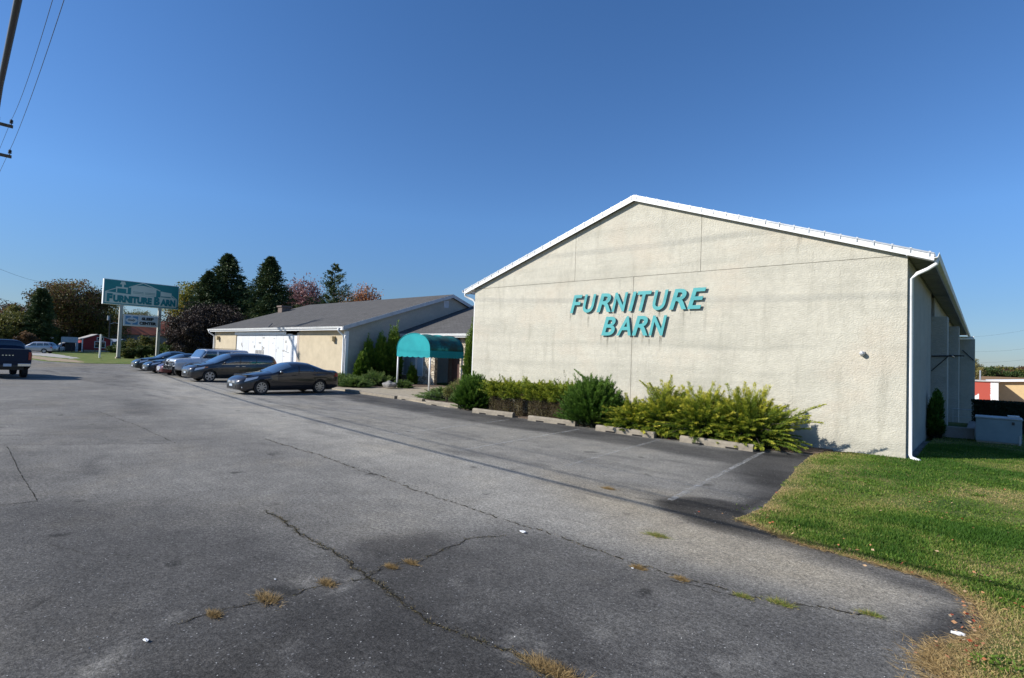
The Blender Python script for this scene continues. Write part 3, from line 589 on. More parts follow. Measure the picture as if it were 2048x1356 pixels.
# ================================================================== LONG LOW BUILDING
X0, X1, Y0, YRG, ZE2, ZR2 = -53.0, -31.85, 19.81, 28.94, 3.62, 6.74
low = empty('long_building', (-42, Y0, 0), 0, 'long low tan building with grey shingle roof and white boarded doorway behind the cars', 'building')
s2 = (ZR2-ZE2)/(YRG-Y0+.4)
gz = lambda y: ZR2-s2*abs(y-YRG)-.12
mb = MB()
mb.box(X0, -48.6, Y0, Y0+.2, -.2, 3.45); mb.box(-37.75, X1, Y0, Y0+.2, -.2, 3.45); mb.build_each('front_wall', m_block, low)
mb = MB()
YB2 = 2*YRG-Y0
mb.prism([(Y0, -.2), (YB2, -.2), (YB2, gz(YB2)), (YRG, gz(YRG)), (Y0, gz(Y0))], 'x', X1+.002, X1+.22); mb.prism([(Y0, -.2), (YB2, -.2), (YB2, gz(YB2)), (YRG, gz(YRG)), (Y0, gz(Y0))], 'x', X0-.22, X0-.002)
mb.box(X0, X1, YB2-.2, YB2, -.2, 3.4)
mb.build_each('gable_wall', m_side, low)
mb = MB()
for sgn in (-1, 1):
    ye = YRG+sgn*(YRG-Y0+.4); a = np.array([0, YRG, ZR2]); b = np.array([0, ye, ZE2]); th = .10
    V = [(x, p[1], p[2]+dz) for x in (X0-.5, X1+.45) for p in (a, b) for dz in (0, th)]
    mb.add(V, [(0, 1, 3, 2), (4, 6, 7, 5), (0, 4, 5, 1), (2, 3, 7, 6), (1, 5, 7, 3), (0, 2, 6, 4)])
roof = child(mb.build('roof', m_shingle), low)
def edge_fascia(root, x, sg_, mat, ys, zs, name='fascia', h=.24, t_=.04):
    m = MB()
    for (ya, za), (yb, zb_) in zip(list(zip(ys, zs))[:-1], list(zip(ys, zs))[1:]):
        V = [(x+dx, y_, z_+dz) for dx in (0, t_*sg_) for (y_, z_) in ((ya, za), (yb, zb_)) for dz in (-h, 0)]
        m.add(V, [(0, 1, 3, 2), (4, 6, 7, 5), (0, 4, 5, 1), (2, 3, 7, 6), (1, 5, 7, 3), (0, 2, 6, 4)])
    return child(m.build(name, mat), root)
edge_fascia(low, X1+.452, 1, simple('pale_fascia', (.50, .51, .52), .6, .12, 3), [Y0-.4, YRG, YB2+.4], [ZE2+.09, ZR2+.09, ZE2+.09], 'rake_board', .26)
edge_fascia(low, X0-.502, -1, m_white, [Y0-.4, YRG, YB2+.4], [ZE2+.09, ZR2+.09, ZE2+.09], 'rake_board', .26)
mb = MB(); mb.box(X0-.5, X1+.44, Y0-.43, Y0-.402, ZE2-.17, ZE2+.05); child(mb.build('fascia', m_white), low)
mb = MB(); mb.box(X0-.48, X1+.42, Y0-.4, Y0-.002, ZE2-.16, ZE2-.13); child(mb.build('soffit', m_white), low)
mb = MB(); mb.prism([(Y0-.435, ZE2-.07), (Y0-.50, ZE2-.07), (Y0-.55, ZE2+.06), (Y0-.535, ZE2+.065), (Y0-.49, ZE2-.045), (Y0-.435, ZE2-.045)], 'x', X0-.6, X1+.15); child(mb.build('gutter', m_whiterust), low)
for xd, xw_ in ((X0-.35, X0-.12), (X1+.05, X1+.08)):
    mb = MB(); mb.tube([(xd, Y0-.49, ZE2-.05), (xd, Y0-.47, ZE2-.22), (xw_, Y0-.12, ZE2-.50), (xw_, Y0-.09, ZE2-.7), (xw_, Y0-.09, .1), (xw_-.02, Y0-.25, .04)], .055, 8); child(mb.build('downspout', m_white, smooth=True), low)
mb = MB(); mb.box(X1-.02, X1+.24, Y0-.012, Y0+.2, -.1, 3.4); child(mb.build('corner_board', m_white), low)
# boarded opening
t = NT('boarding'); br = t.n.new('ShaderNodeTexBrick'); br.inputs['Scale'].default_value = 1; br.inputs['Brick Width'].default_value = 1.2; br.inputs['Row Height'].default_value = 30; br.inputs['Mortar Size'].default_value = .014
br.inputs['Color1'].default_value = (.66, .67, .67, 1); br.inputs['Color2'].default_value = (.58, .59, .60, 1); br.inputs['Mortar'].default_value = (.25, .25, .26, 1); t.l.new(t.pos(), br.inputs['Vector'])
wr = t.ramp(t.noise(1.5, 8, .8, (1, 1, .6), 1.5), [(.62, 1.), (.70, .45)]); m_board = t.done(t.mix(1, br.outputs[0], wr, 'MULTIPLY'), .6, 0, .3)
mb = MB(); mb.box(-48.58, -43.05, Y0+.06, Y0+.12, -.1, 3.3); mb.box(-43.03, -38.9, Y0+.05, Y0+.11, -.1, 3.25); mb.build_each('boarded_panel', m_board, low)
mb = MB(); mb.box(-38.88, -38.1, Y0+.04, Y0+.10, -.1, 3.15); child(mb.build('door', m_white), low)
mb = MB(); mb.box(-38.09, -37.95, Y0+.0, Y0+.14, -.1, 3.3); mb.box(-37.94, -37.76, Y0-.01, Y0+.1, -.1, 3.35); mb.build_each('door_post', simple('rusty_post', (.42, .36, .30), .7, .2, 4), low)
mb = MB(); mb.box(-48.75, -39.7, Y0-.06, Y0-.003, 3.18, 3.42); child(mb.build('door_track', m_white), low)
mb = MB()
r_ = np.random.default_rng(4)
for k in range(30):
    x = -48.3+r_.random()*9.2; z = .6+r_.random()*2.4; mb.box(x, x+.05+.3*r_.random()**2, Y0+.035+.0004*k, Y0+.049+.0004*k, z, z+.04+.4*r_.random()**2)
for k in range(6): mb.box(-44.9+k*.26, -44.72+k*.26, Y0+.035, Y0+.05, .9, 1.95)
mb.build_each('peeling_patch', simple('bare_wood', (.36, .35, .33), .8, .3, 6), low)
for x in (-52.2, -33.0):
    mb = MB(); mb.box(x-.14, x+.14, Y0-.26, Y0-.02, 2.72, 3.0); mb.box(x-.10, x+.10, Y0-.02, Y0+.0, 2.68, 3.1); mb.box(x-.16, x+.16, Y0-.28, Y0-.02, 3.002, 3.05)
    child(mb.build('wall_lantern', simple('lantern_tan', (.50, .40, .24), .5, .1), bevel=.01), low)
mb = MB(); mb.box(X1+.225, X1+.25, YRG-.75, YRG-.25, 5.75, 6.3); child(mb.build('gable_vent', simple('vent_white', (.55, .56, .58), .6)), low)
mb = MB(); mb.box(-53.1, -52.3, 25.5, 26.4, 5.0, 6.25); mb.box(-53.2, -52.2, 25.4, 26.5, 6.253, 6.4); child(mb.build('chimney', simple('chimney_brick', (.16, .12, .10), .9, .3, 6)), low)
mb = MB(); mb.tube([(-41.5, Y0-.55, ZE2+.1), (-42.3, Y0+.1, ZE2+.45)], .03); child(mb.build('service_mast', m_blackpl), low)
# ================================================================== LINK
LX0, LX1, LY, LYR, LZE = X1+.26, XL-.02, 24.1, 38., 3.37
link = empty('entrance_wing', (-23.7, LY, 0), 0, 'entrance wing with grey shingle roof set back between the two larger buildings', 'building')
s3 = .357; mb = MB(); ye = LY-.42
V = [(x, y_, z_+dz) for x in (LX0, LX1) for (y_, z_) in ((LYR, LZE+s3*(LYR-ye)), (ye, LZE)) for dz in (0, .1)]
mb.add(V, [(0, 1, 3, 2), (4, 6, 7, 5), (0, 4, 5, 1), (2, 3, 7, 6), (1, 5, 7, 3), (0, 2, 6, 4)]); child(mb.build('roof', m_shingle), link)
mb = MB(); mb.box(LX0, LX1, ye-.03, ye-.002, LZE-.16, LZE+.075); child(mb.build('fascia', m_whiterust), link)
mb = MB(); mb.prism([(ye-.035, LZE-.07), (ye-.10, LZE-.07), (ye-.14, LZE+.05), (ye-.035, LZE+.05)], 'x', LX0+.01, LX1-.01); child(mb.build('gutter', m_whiterust), link)
mb = MB(); mb.box(LX0, LX1, ye, LY+.1, LZE-.15, LZE-.11); child(mb.build('soffit', m_soffit), link)
t = NT('field_stone'); vo = t.n.new('ShaderNodeTexVoronoi'); vo.inputs['Scale'].default_value = 3.6; mp = t.n.new('ShaderNodeMapping'); mp.inputs['Scale'].default_value = (1, 1, 1.5); t.l.new(t.pos(), mp.inputs[0]); t.l.new(mp.outputs[0], vo.inputs['Vector'])
ve = t.n.new('ShaderNodeTexVoronoi'); ve.feature = 'DISTANCE_TO_EDGE'; ve.inputs['Scale'].default_value = 3.6; t.l.new(mp.outputs[0], ve.inputs['Vector'])
sc = t.ramp(vo.outputs['Color'], [(.2, (.50, .43, .33)), (.5, (.62, .55, .44)), (.8, (.36, .28, .20))]); ed = t.ramp(ve.outputs['Distance'], [(.02, .35), (.07, 1.)])
t.bump(ed, .9, .03); m_stone = t.done(t.mix(1, sc, ed, 'MULTIPLY'), .95, 0, .15)
mb = MB(); mb.box(-28.85, -27.7, LY, LY+.25, -.1, LZE-.16); mb.box(-25.3, -24.3, LY, LY+.25, -.1, LZE-.16); mb.box(-31.2, -28.86, LY+.01, LY+.24, -.1, .60); mb.box(-17.6, LX1, LY, LY+.25, -.1, LZE-.16); mb.build_each('stone_wall', m_stone, link)
mb = MB(); mb.box(LX0, -31.21, LY+.02, LY+.2, -.1, LZE-.16); mb.box(-31.2, -28.86, LY+.02, LY+.2, 2.6, LZE-.16); mb.box(-24.29, -17.61, LY+.02, LY+.2, -.1, LZE-.16); mb.box(-27.69, -25.31, LY+.02, LY+.2, 2.4, LZE-.16)
mb.box(-27.69, -27.3, LY+1.2, LY+1.3, -.1, 2.45); mb.build_each('shaded_wall', simple('shaded_wall', (.09, .065, .05), .85, .2, 4), link)  # dark tone: shade under eave and awning is put into the wall colour
m_curt = NT('curtained_glass'); m_curt = m_curt.done(m_curt.ramp(m_curt.noise(7, 3, .5, (1, 1, .05)), [(.3, (.26, .33, .38)), (.7, (.50, .58, .62))]), .12, 0, .6)
for (xa, xb) in ((-31.1, -29.75), (-29.6, -28.95)):
    mb = MB(); mb.box(xa, xb, LY+.06, LY+.09, .62, 2.58); wnd = child(mb.build('window', m_curt), link)
    for a_, b_, c_, d_ in ((xa-.06, xa, .60, 2.6), (xb, xb+.06, .60, 2.6), (xa, xb, .58, .62), (xa, xb, 2.58, 2.62)):
        fr = MB(); fr.box(a_, b_, LY-.01, LY+.10, c_, d_); o = fr.build('window_frame', m_white, wnd); o.matrix_parent_inverse = wnd.matrix_parent_inverse.inverted() @ Matrix.Translation(-Vector(link.location))
mb = MB(); mb.box(-27.28, -26.3, LY+1.2, LY+1.26, -.05, 2.2); dd = child(mb.build('entrance_door', simple('red_brown_door', (.07, .03, .022), .45, .15)), link)
mb = MB(); mb.box(-26.27, -25.33, LY+1.2, LY+1.24, -.05, 2.2); child(mb.build('glass_door', m_glass), link)
# ------------------------------------------------ awning
AX0, AX1, AY0, AY1, AZ, AV = -26.0, -23.05, 19.7, 22.25, 2.28, 1.92
aw = empty('entrance_awning', ((AX0+AX1)/2, AY0, 0), 0, 'teal barrel-vault fabric awning on white posts over the entrance walk', 'awning')
t = NT('awning_canvas'); cl = t.ramp(t.noise(1.2, 5, .65), [(.35, (.009, .25, .275)), (.7, (.014, .315, .335))]); m_aw = t.done(cl, .7, 0, .25)
t = NT('awning_canvas_mottled'); cl = t.ramp(t.noise(1.6, 6, .7, (1, .6, 1)), [(.40, (.035, .075, .065)), (.56, (.02, .16, .15)), (.68, (.05, .42, .38))]); m_aw2 = t.done(cl, .75, 0, .2)  # canopy canvas mottled from dark green to bright teal
ra = (AX1-AX0)/2; hc = 3.24-AZ; cx_ = (AX0+AX1)/2; arc = [(cx_-ra*math.cos(a), AZ+hc*math.sin(a)**.85) for a in np.linspace(0, math.pi, 25)]
scal = []; N = 12
for k in range(N*4+1):
    u = k/(N*4); scal.append((AX1+(AX0-AX1)*u, AV-.05*abs(math.sin(math.pi*u*N/2))))
mb = MB(); mb.prism([(x, z) for x, z in arc]+scal, 'y', AY0-.012, AY0+.012); child(mb.build('front_valance', m_aw), aw)
mb = MB(); mb.tube([(x, AY0-.02, z) for x, z in arc], .018, 6); mb.box(AX0, AX1, AY0-.022, AY0-.012, AZ-.06, AZ-.04); child(mb.build('piping', m_aw), aw)
V = []; Fc = []; ny = 12
for j in range(ny+1):
    y_ = AY0+(AY1-AY0)*j/ny; sag = .045*math.sin(math.pi*((j % 4)/4))
    V += [(x, y_, z-sag*(z-AZ)/hc) for x, z in arc]
for j in range(ny):
    for i in range(24): a = j*25+i; Fc.append((a, a+1, a+26, a+25))
o = mesh_obj('canopy', V, Fc, m_aw2, smooth=True); o.modifiers.new('s', 'SOLIDIFY').thickness = .012; child(o, aw)
for x in (AX0, AX1):
    mb = MB(); n = 48; pl = [(AY0+.02, AZ), (AY1, AZ)]+[(AY1+(AY0+.02-AY1)*k/n, AV-.05*abs(math.sin(math.pi*k/4))) for k in range(n+1)]
    mb.prism(pl, 'x', x-.01, x+.01); child(mb.build('side_valance', m_aw), aw)
for x in (AX0+.05, AX1-.05):
    for yp in (AY0+.06, AY1-.06): mb = MB(); mb.tube([(x, yp, 0), (x, yp, AV+.1)], .05, 12); child(mb.build('post', m_white if yp < 20.5 else m_metal, smooth=True), aw)
mb = MB()
for x in (AX0+.05, AX1-.05): mb.tube([(x, AY0+.06, AV+.08), (x, AY1, AV+.08)], .025, 6)
mb.build_each('frame_rail', m_white, aw)
# boulder
bm = bmesh.new(); bmesh.ops.create_icosphere(bm, subdivisions=3, radius=.5)
for v_ in bm.verts: v_.co = Vector((v_.co.x*1.25, v_.co.y*.8, max(v_.co.z*.55+.12, 0)))*(1+.25*(math.sin(v_.co.x*9+2)*math.cos(v_.co.y*7)+math.sin(v_.co.z*11)*.5)*.6)
me = bpy.data.meshes.new('boulder'); bm.to_mesh(me); bm.free(); me.materials.append(simple('boulder_grey', (.21, .20, .19), .9, .25, 4, .5, 20)); o = bpy.data.objects.new('boulder', me); COL.objects.link(o)
P_ = AT(778, 762, 31); o.location = (*G(779, 768, .30), .12); o.scale = (.75, .75, .9); tag(o, 'grey boulder among the low junipers left of the awning', 'boulder')
# ------------------------------------------------ parking stops
def stop_mb(L):
    mb = MB(); n = 10; pr = [(-.09, 0), (-.085, .12), (-.05, .165), (.05, .165), (.085, .12), (.09, 0)]
    V = []; 
    cuts = [(-.34*L, -.12*L), (.12*L, .34*L)]; xs = sorted(set([-L/2, L/2, *[c for a in cuts for c in a], 0, -L/4*.9, L/4*.9]))
    for i, x in enumerate(xs): V += [(x, u, z) for u, z in pr]
    m = len(pr); Fc = []
    for i in range(len(xs)-1):
        for k in range(m-1): Fc.append((i*m+k, i*m+k+1, (i+1)*m+k+1, (i+1)*m+k))
    Fc += [tuple(range(m-1, -1, -1)), tuple((len(xs)-1)*m+k for k in range(m))]; mb.add(V, Fc)
    return mb, cuts
mbs, cuts = stop_mb(1.84); m_slot = simple('slot_dark', (.015, .013, .012), .95)
proto = empty('parking_stop', label='weathered concrete parking stop nearest the lawn, partly under the golden juniper', cat='parking stop', group='parking stops along the planting bed')
sb = mbs.build('stop_body', m_stop, proto); bv = sb.modifiers.new('b', 'BEVEL'); bv.width = .012; bv.segments = 2
for a, b in cuts:
    mb = MB(); mb.box(a+.05, b-.05, -.094, -.02, .002, .04); mb.build('drain_slot', m_slot, proto)
stops = [(-5.07, 13.72, -.02, None), (-7.63, 13.75, .0, 'concrete parking stop in front of the gap between dark round juniper and golden juniper'), (-10.38, 14.02, .02, 'concrete parking stop in front of the brown-sided hedge, left of the large dark juniper'),
         (-13.05, 14.15, .05, 'concrete parking stop just right of the first dark round juniper'), (-16.35, 14.75, .03, 'concrete parking stop left of the first dark round juniper'), (-19.0, 15.25, -.06, 'concrete parking stop on the walk edge near the awning')]
for i, (x, y_, a, lab) in enumerate(stops):
    r = proto
    if i:
        r = proto.copy(); COL.objects.link(r)
        for ch in list(proto.children): c = ch.copy(); COL.objects.link(c); c.parent = r
        r['label'] = lab
    r.location = (x, y_, .0); r.rotation_euler = (0, 0, a)
mb = MB(); mb.prism([(-24.7, 15.55), (-24.7, 15.78), (-20.05, 15.38), (-20.05, 15.15)], 'z', 0, .13); o = mb.build('kerb', m_stop, bevel=.01); tag(o, kind='structure')
# ------------------------------------------------ right side: dock wall, utility box, hedge
m_dock = stucco('dock_concrete', (.33, .30, .27), dirt=.8)
mb = MB(); mb.box(XR+.02, -.25, 22.2, 22.4, -.3, .36); mb.box(-.45, -.25, 22.4, 26, -.3, .34); ld = mb.build('retaining_wall', m_dock, bevel=.01); tag(ld, 'low stained concrete retaining wall between the shaded side wall and the utility box', 'wall')
mb = MB(); mb.box(XR+.02, -.46, 22.42, 26, -.3, .25); sl_ = mb.build('raised_turf', m_soil); tag(sl_, kind='structure')
ub = empty('utility_box', (.3, 22.0, 0), 0, 'grey-blue metal utility cabinet with pale lid in the shade by the building', 'utility cabinet')
m_ub = simple('cabinet_grey', (.21, .27, .29), .5, .1, 3, metal=.1)
mb = MB(); mb.box(-.52, .50, -.45, .45, .07, .74); mb.build('cabinet', m_ub, ub, bevel=.012)
mb = MB(); mb.box(-.54, .52, -.48, .47, .742, .785); mb.build('lid', simple('lid_grey', (.34, .37, .38), .5), ub, bevel=.01)
mb = MB(); mb.box(-.50, .48, -.43, .43, .0, .068); mb.build('plinth', m_concrete, ub)
mb = MB(); mb.box(.28, .34, -.475, -.452, .60, .68); mb.build('latch', m_blackpl, ub)
mb = MB(); mb.box(.44, .47, -.49, -.455, .0, .3); mb.build('post', m_metal, ub)
mb = MB(); mb.box(.2, .46, -.1, .3, .787, .84); mb.build('cover_plate', m_metal, ub)
# ================================================================== VEHICLES
def smooth_interp(pts):
    xs = np.array([p[0] for p in pts], float); zs = np.array([p[1] for p in pts], float); h = np.diff(xs); d = np.diff(zs)/h; m = np.zeros(len(xs)); m[0] = d[0]; m[-1] = d[-1]
    for i in range(1, len(xs)-1): m[i] = 0 if d[i-1]*d[i] <= 0 else 2*d[i-1]*d[i]/(d[i-1]+d[i])
    def f(x):
        x = np.clip(x, xs[0], xs[-1]); i = np.clip(np.searchsorted(xs, x)-1, 0, len(h)-1); t_ = (x-xs[i])/h[i]
        return zs[i]*(2*t_**3-3*t_**2+1)+h[i]*m[i]*(t_**3-2*t_**2+t_)+zs[i+1]*(-2*t_**3+3*t_**2)+h[i]*m[i+1]*(t_**3-t_**2)
    return f
def build_wheel(root, x, y, R, Wd, spokes, side, rimmat, rr=.66):
    mb = MB(); w2 = Wd/2
    mb.lathe([(R*rr, -w2*.8), (R*.93, -w2), (R, -w2*.7), (R, w2*.7), (R*.93, w2), (R*rr, w2*.8)], (0, 0, 0), 'y', 28, close=True)
    wh = mb.build('wheel', m_black, root, smooth=False); wh.location = (x, y, R)
    mb = MB(); s_ = side
    mb.lathe([(R*rr, s_*w2*.80), (R*rr, s_*w2*.92), (R*(rr-.06), s_*w2*.92), (R*(rr-.07), s_*w2*.3)], (0, 0, 0), 'y', 24, caps=False)
    for k in range(spokes):
        a = 2*math.pi*k/spokes; u = np.array([math.cos(a), 0, math.sin(a)]); v = np.array([-math.sin(a), 0, math.cos(a)])
        mb.obox(u*R*rr*.52+np.array([0, s_*w2*.78, 0]), u*R*rr*.47, (0, w2*.10, 0), v*R*(.075 if spokes > 6 else .10))
    mb.lathe([(R*.16, s_*w2*.6), (R*.15, s_*w2*.95), (.001, s_*w2*.97)], (0, 0, 0), 'y', 12); mb.build('rim', rimmat, wh)
    mb = MB(); mb.lathe([(R*rr*.97, s_*w2*.30), (R*rr*.97, s_*w2*.36)], (0, 0, 0), 'y', 20); mb.build('brake_disc', m_blackpl, wh)
def make_car(spec, paintm, label, loc, rz, cat='car', name='parked_car', group=None):
    root = empty(name, (loc[0], loc[1], loc[2] if len(loc) > 2 else 0), rz, label, cat, group)
    L = spec['L']; top = smooth_interp(spec['top']); belt = smooth_interp(spec['belt']); wid = smooth_interp(spec['plan']); n_, m_ = spec.get('n', 2.6), spec.get('m', 2.4)
    sill = spec['sill']; R = spec['R']; ra = R*spec.get('arch', 1.13); xc = L/2     # local origin: centre of the car on the ground, +x forwards
    wx_ = spec['wheels']; lowf = smooth_interp(spec['low']) if 'low' in spec else (lambda x: sill+0*x)
    def side(z, x): 
        b = belt(x); u = np.clip((z-sill)/(b-sill+1e-6), 0, 1); return 1-.05*(u-.55)**2*4-.05*np.clip(.18-u, 0, 1)/.18+.015*np.exp(-((u-.8)/.08)**2)
    def sy(x, z):
        b = belt(x); t_ = top(x); W = wid(x)
        if z <= b: return W*side(z, x)
        u = min(1, (z-b)/(t_-b+1e-6)); return W*side(b, x)*(1-u**m_)**(1/n_)
    def up(x, ph):      # ph 0..pi across the top
        b = belt(x); W = wid(x)*side(b, x); c, s_ = math.cos(ph), math.sin(ph)
        return (W*math.copysign(abs(c)**(2/n_), c), b+(top(x)-b)*s_**(2/m_))
    X = set(np.linspace(0, L, 61)); [X.update([.01, .03, .07, L-.01, L-.03, L-.07])]
    for xw in wx_:
        for a in np.linspace(0, math.pi, 19): X.add(xw-ra*math.cos(a))
        X.update([xw-ra-.002, xw+ra+.002])
    for q in spec.get('xs', []): X.add(q)
    X = sorted(x for x in X if 0 <= x <= L); K1, K2 = 9, 15
    def zb(x):
        z = float(lowf(x))
        for xw in wx_:
            if abs(x-xw) <= ra+1e-6: z = max(z, R+math.sqrt(max(ra*ra-(x-xw)**2, 0)))
        return z
    V = []
    for x in X:
        b = float(belt(x)); z0 = min(zb(x), b-.03); half = []
        for k in range(K1): z = z0+(b-z0)*k/(K1-1); half.append((x, sy(x, z), z))
        for k in range(1, K2): ph = math.pi/2*k/(K2-1); yy, zz = up(x, ph); half.append((x, max(yy, 0), zz))
        ring = half+[(x_, -y_, z_) for x_, y_, z_ in half[::-1][1:]]; V += [(xc-x_, y_, z_) for x_, y_, z_ in ring]
    M_ = 2*(K1+K2-1)-1; Fc = [(i*M_+k, (i+1)*M_+k, (i+1)*M_+k+1, i*M_+k+1) for i in range(len(X)-1) for k in range(M_-1)]
    Fc += [tuple(range(M_)), tuple((len(X)-1)*M_+k for k in range(M_-1, -1, -1))]
    body = mesh_obj('body', V, Fc, paintm, root, smooth=True)
    bm = bmesh.new(); bm.from_mesh(body.data); bmesh.ops.recalc_face_normals(bm, faces=bm.faces); bm.to_mesh(body.data); bm.free()
    try: body.data.set_sharp_from_angle(angle=math.radians(42))
    except Exception: pass
    Wm = max(p[1] for p in spec['plan'])
    mb = MB(); mb.box(-xc+.35, xc-.35, -Wm*.72, Wm*.72, sill-.02, belt(L/2)*.93)
    for xw in wx_: mb.box(xc-xw-ra*.98, xc-xw+ra*.98, -Wm*.93, Wm*.93, R+ra*.72, R+ra*.9)
    mb.build('underbody', m_blackpl, root)
    def patch(name, quad, mat, off=.006, sides=(1, -1), nu=8, nv=4, par=None):
        o = None
        for s_ in sides:
            Vv = []; Ff = []
            (ax_, az), (bx, bz), (cx2, cz), (dx, dz) = quad
            for j in range(nv+1):
                v = j/nv
                for i in range(nu+1):
                    u = i/nu; x = (ax_*(1-u)+bx*u)*(1-v)+(dx*(1-u)+cx2*u)*v; z = (az*(1-u)+bz*u)*(1-v)+(dz*(1-u)+cz*u)*v
                    z = min(z, float(top(x))-.012); Vv.append((xc-x, s_*(sy(x, z)+off), z))
            for j in range(nv):
                for i in range(nu): a = j*(nu+1)+i; Ff.append((a, a+1, a+nu+2, a+nu+1) if s_ < 0 else (a+nu+1, a+nu+2, a+1, a))
            o = mesh_obj(name, Vv, Ff, mat, par or root, smooth=True)
        return o
    def toppatch(name, x0, x1, p0a, p0b, mat, off=.006, nx=6, np_=18):
        Vv = []; Ff = []
        for i in range(nx+1):
            x = x0+(x1-x0)*i/nx; pa = p0a+(p0b-p0a)*i/nx
            for k in range(np_+1):
                ph = pa+(math.pi-2*pa)*k/np_; yy, zz = up(x, ph); sl_ = (float(top(x+.02))-float(top(x-.02)))/.04; nl = math.hypot(1, sl_)
                Vv.append((xc-(x-off*sl_/nl), yy*(1+off), zz+off/nl))
        for i in range(nx):
            for k in range(np_): a = i*(np_+1)+k; Ff.append((a, a+1, a+np_+2, a+np_+1))
        return mesh_obj(name, Vv, Ff, mat, root, smooth=True)
    for wq in spec['side_windows']: patch('window', wq, m_glass)
    toppatch('windshield', *spec['windshield'], m_wind)
    if 'rear_window' in spec: toppatch('rear_window', *spec['rear_window'], m_glass)
    for q in spec.get('seams', []):
        (xa, za), (xb, zb_) = q; patch('door_seam', ((xa-.008, za), (xa+.008, za), (xb+.008, zb_), (xb-.008, zb_)), m_blackpl, .003, nu=1, nv=6)
    for q in spec.get('trims', []): patch('window_trim', q, m_chrome, .009, nu=12, nv=1)
    for q in spec['handles']: 
        for s_ in (1, -1):
            mb = MB(); yy = sy(*q); mb.box(xc-q[0]-.10, xc-q[0]+.10, min(s_*(yy+.005), s_*(yy+.035)), max(s_*(yy+.005), s_*(yy+.035)), q[1]-.012, q[1]+.015); mb.build('door_handle', spec.get('handlemat', paintm), root, bevel=.006)
    for q in spec.get('headlights', []): patch('headlight', q, m_lamp, .012, nu=8, nv=4)
    for q in spec.get('indicators', []): patch('indicator_lamp', q, m_amber, .014, nu=3, nv=2)
    for q in spec.get('taillights', []): patch('taillight', q, m_red, .010, nu=5, nv=3)
    for s_ in (1, -1):
        mx_, mz = spec['mirror']; yy = sy(mx_, mz-.05); mb = MB(); mb.lathe([(.02, -.02), (.075, 0), (.085, .04), (.06, .08), (.01, .10)], (0, 0, 0), 'x', 12)
        o = mb.build('wing_mirror', spec.get('mirrormat', paintm), root, smooth=True); o.location = (xc-mx_, s_*(yy+.10), mz); o.scale = (1, 1.25, .85)
    for i, xw in enumerate(wx_):
        for s_ in (1, -1): build_wheel(root, xc-xw, s_*(float(wid(xw))-spec['tw']/2-.02), R, spec['tw'], spec['spokes'], s_, spec.get('rimmat', m_rim), spec.get('rr', .68))
    def front(name, y0, y1, z0, z1, mat, x=None, th=.02, bev=.005):
        xx = -.012 if x is None else x; mb = MB(); mb.box(xc-xx-th, xc-xx, y0, y1, z0, z1); return mb.build(name, mat, root, bevel=bev)
    return root, front, xc, sy, top, belt
m_wind = NT('windscreen').done((.10, .16, .23), .07, .55, 1.0, 1.)
m_lamp = simple('lamp_clear', (.80, .82, .84), .12, .05, 8, spec=.8, coat=1); m_amber = simple('lamp_amber', (.75, .25, .05), .2, .05, coat=1); m_red = simple('lamp_red', (.35, .01, .015), .2, .1, coat=1)
m_plate = simple('number_plate', (.45, .52, .60), .4, .1, 10)
p_sed = paint('paint_charcoal', (.030, .028, .031), .32, .45); p_van = paint('paint_graphite', (.045, .042, .041), .3, .5); p_hum = paint('paint_silver', (.62, .64, .66), .35, .35)
p_navy = paint('paint_dark_navy', (.014, .022, .035), .28, .5); p_green = paint('paint_dark_green_grey', (.022, .03, .03), .28, .5); p_truck = simple('paint_blue', (.006, .015, .038), .4, .05, 2, spec=.22, coat=.08); p_suv = paint('paint_light_silver', (.33, .36, .40), .35, .6); p_redc = paint('paint_red', (.10, .012, .014), .3, .3); p_whitec = paint('paint_white', (.6, .6, .6), .35, .0)
def sedan_spec(L=4.85, k=1.0, H=1.47):
    s = L/4.85; z = H/1.47; q = lambda pts: [(x*s, zz*z) for x, zz in pts]; Q = lambda *a: tuple((x*s, zz*z) for x, zz in a)
    return dict(L=L, top=q([(0, .58), (.06, .68), (.35, .83), (.9, .95), (1.4, 1.02), (1.75, 1.19), (2.15, 1.37), (2.45, 1.44), (2.8, 1.47), (3.2, 1.45), (3.7, 1.31), (4.1, 1.16), (4.35, 1.12), (4.65, 1.11), (4.76, 1.06), (4.85, .90)]),
        belt=q([(0, .50), (.1, .58), (.4, .70), (1., .80), (1.5, .87), (2.5, .93), (3.6, .98), (4.2, 1.0), (4.7, .97), (4.85, .82)]), plan=[(0, .50), (.05*s, .62), (.15*s, .72), (.4*s, .82), (.9*s, .89), (1.6*s, .905), (3.2*s, .905), (4.1*s, .88), (4.6*s, .80), (4.8*s, .70), (L, .58)],
        low=q([(0, .24), (.3, .19), (4.4, .22), (4.85, .33)]), sill=.19*z, R=.325*z, wheels=(.95*s, 3.73*s), tw=.22, spokes=9, n=2.5, m=2.3,
        side_windows=[Q((1.78, .955), (2.60, .975), (2.66, 1.36), (2.22, 1.30)), Q((2.68, .98), (3.42, 1.01), (3.36, 1.33), (2.74, 1.365)), Q((3.48, 1.03), (3.80, 1.06), (3.58, 1.26), (3.42, 1.31))],
        windshield=(1.42*s, 2.33*s, .42, .62), rear_window=(3.35*s, 4.08*s, .62, .50), seams=[Q((1.62, .30), (1.68, .92)), Q((2.65, .24), (2.66, .96)), Q((3.62, .75), (3.55, 1.02)), Q((3.40, .30), (3.60, .74))], handles=[(2.42*s, .86*z), (3.38*s, .90*z)],
        headlights=[Q((.22, .575), (.72, .72), (.80, .82), (.30, .72))], taillights=[Q((4.50, .80), (4.76, .80), (4.76, .96), (4.58, .98))], mirror=(1.80*s, 1.0*z))
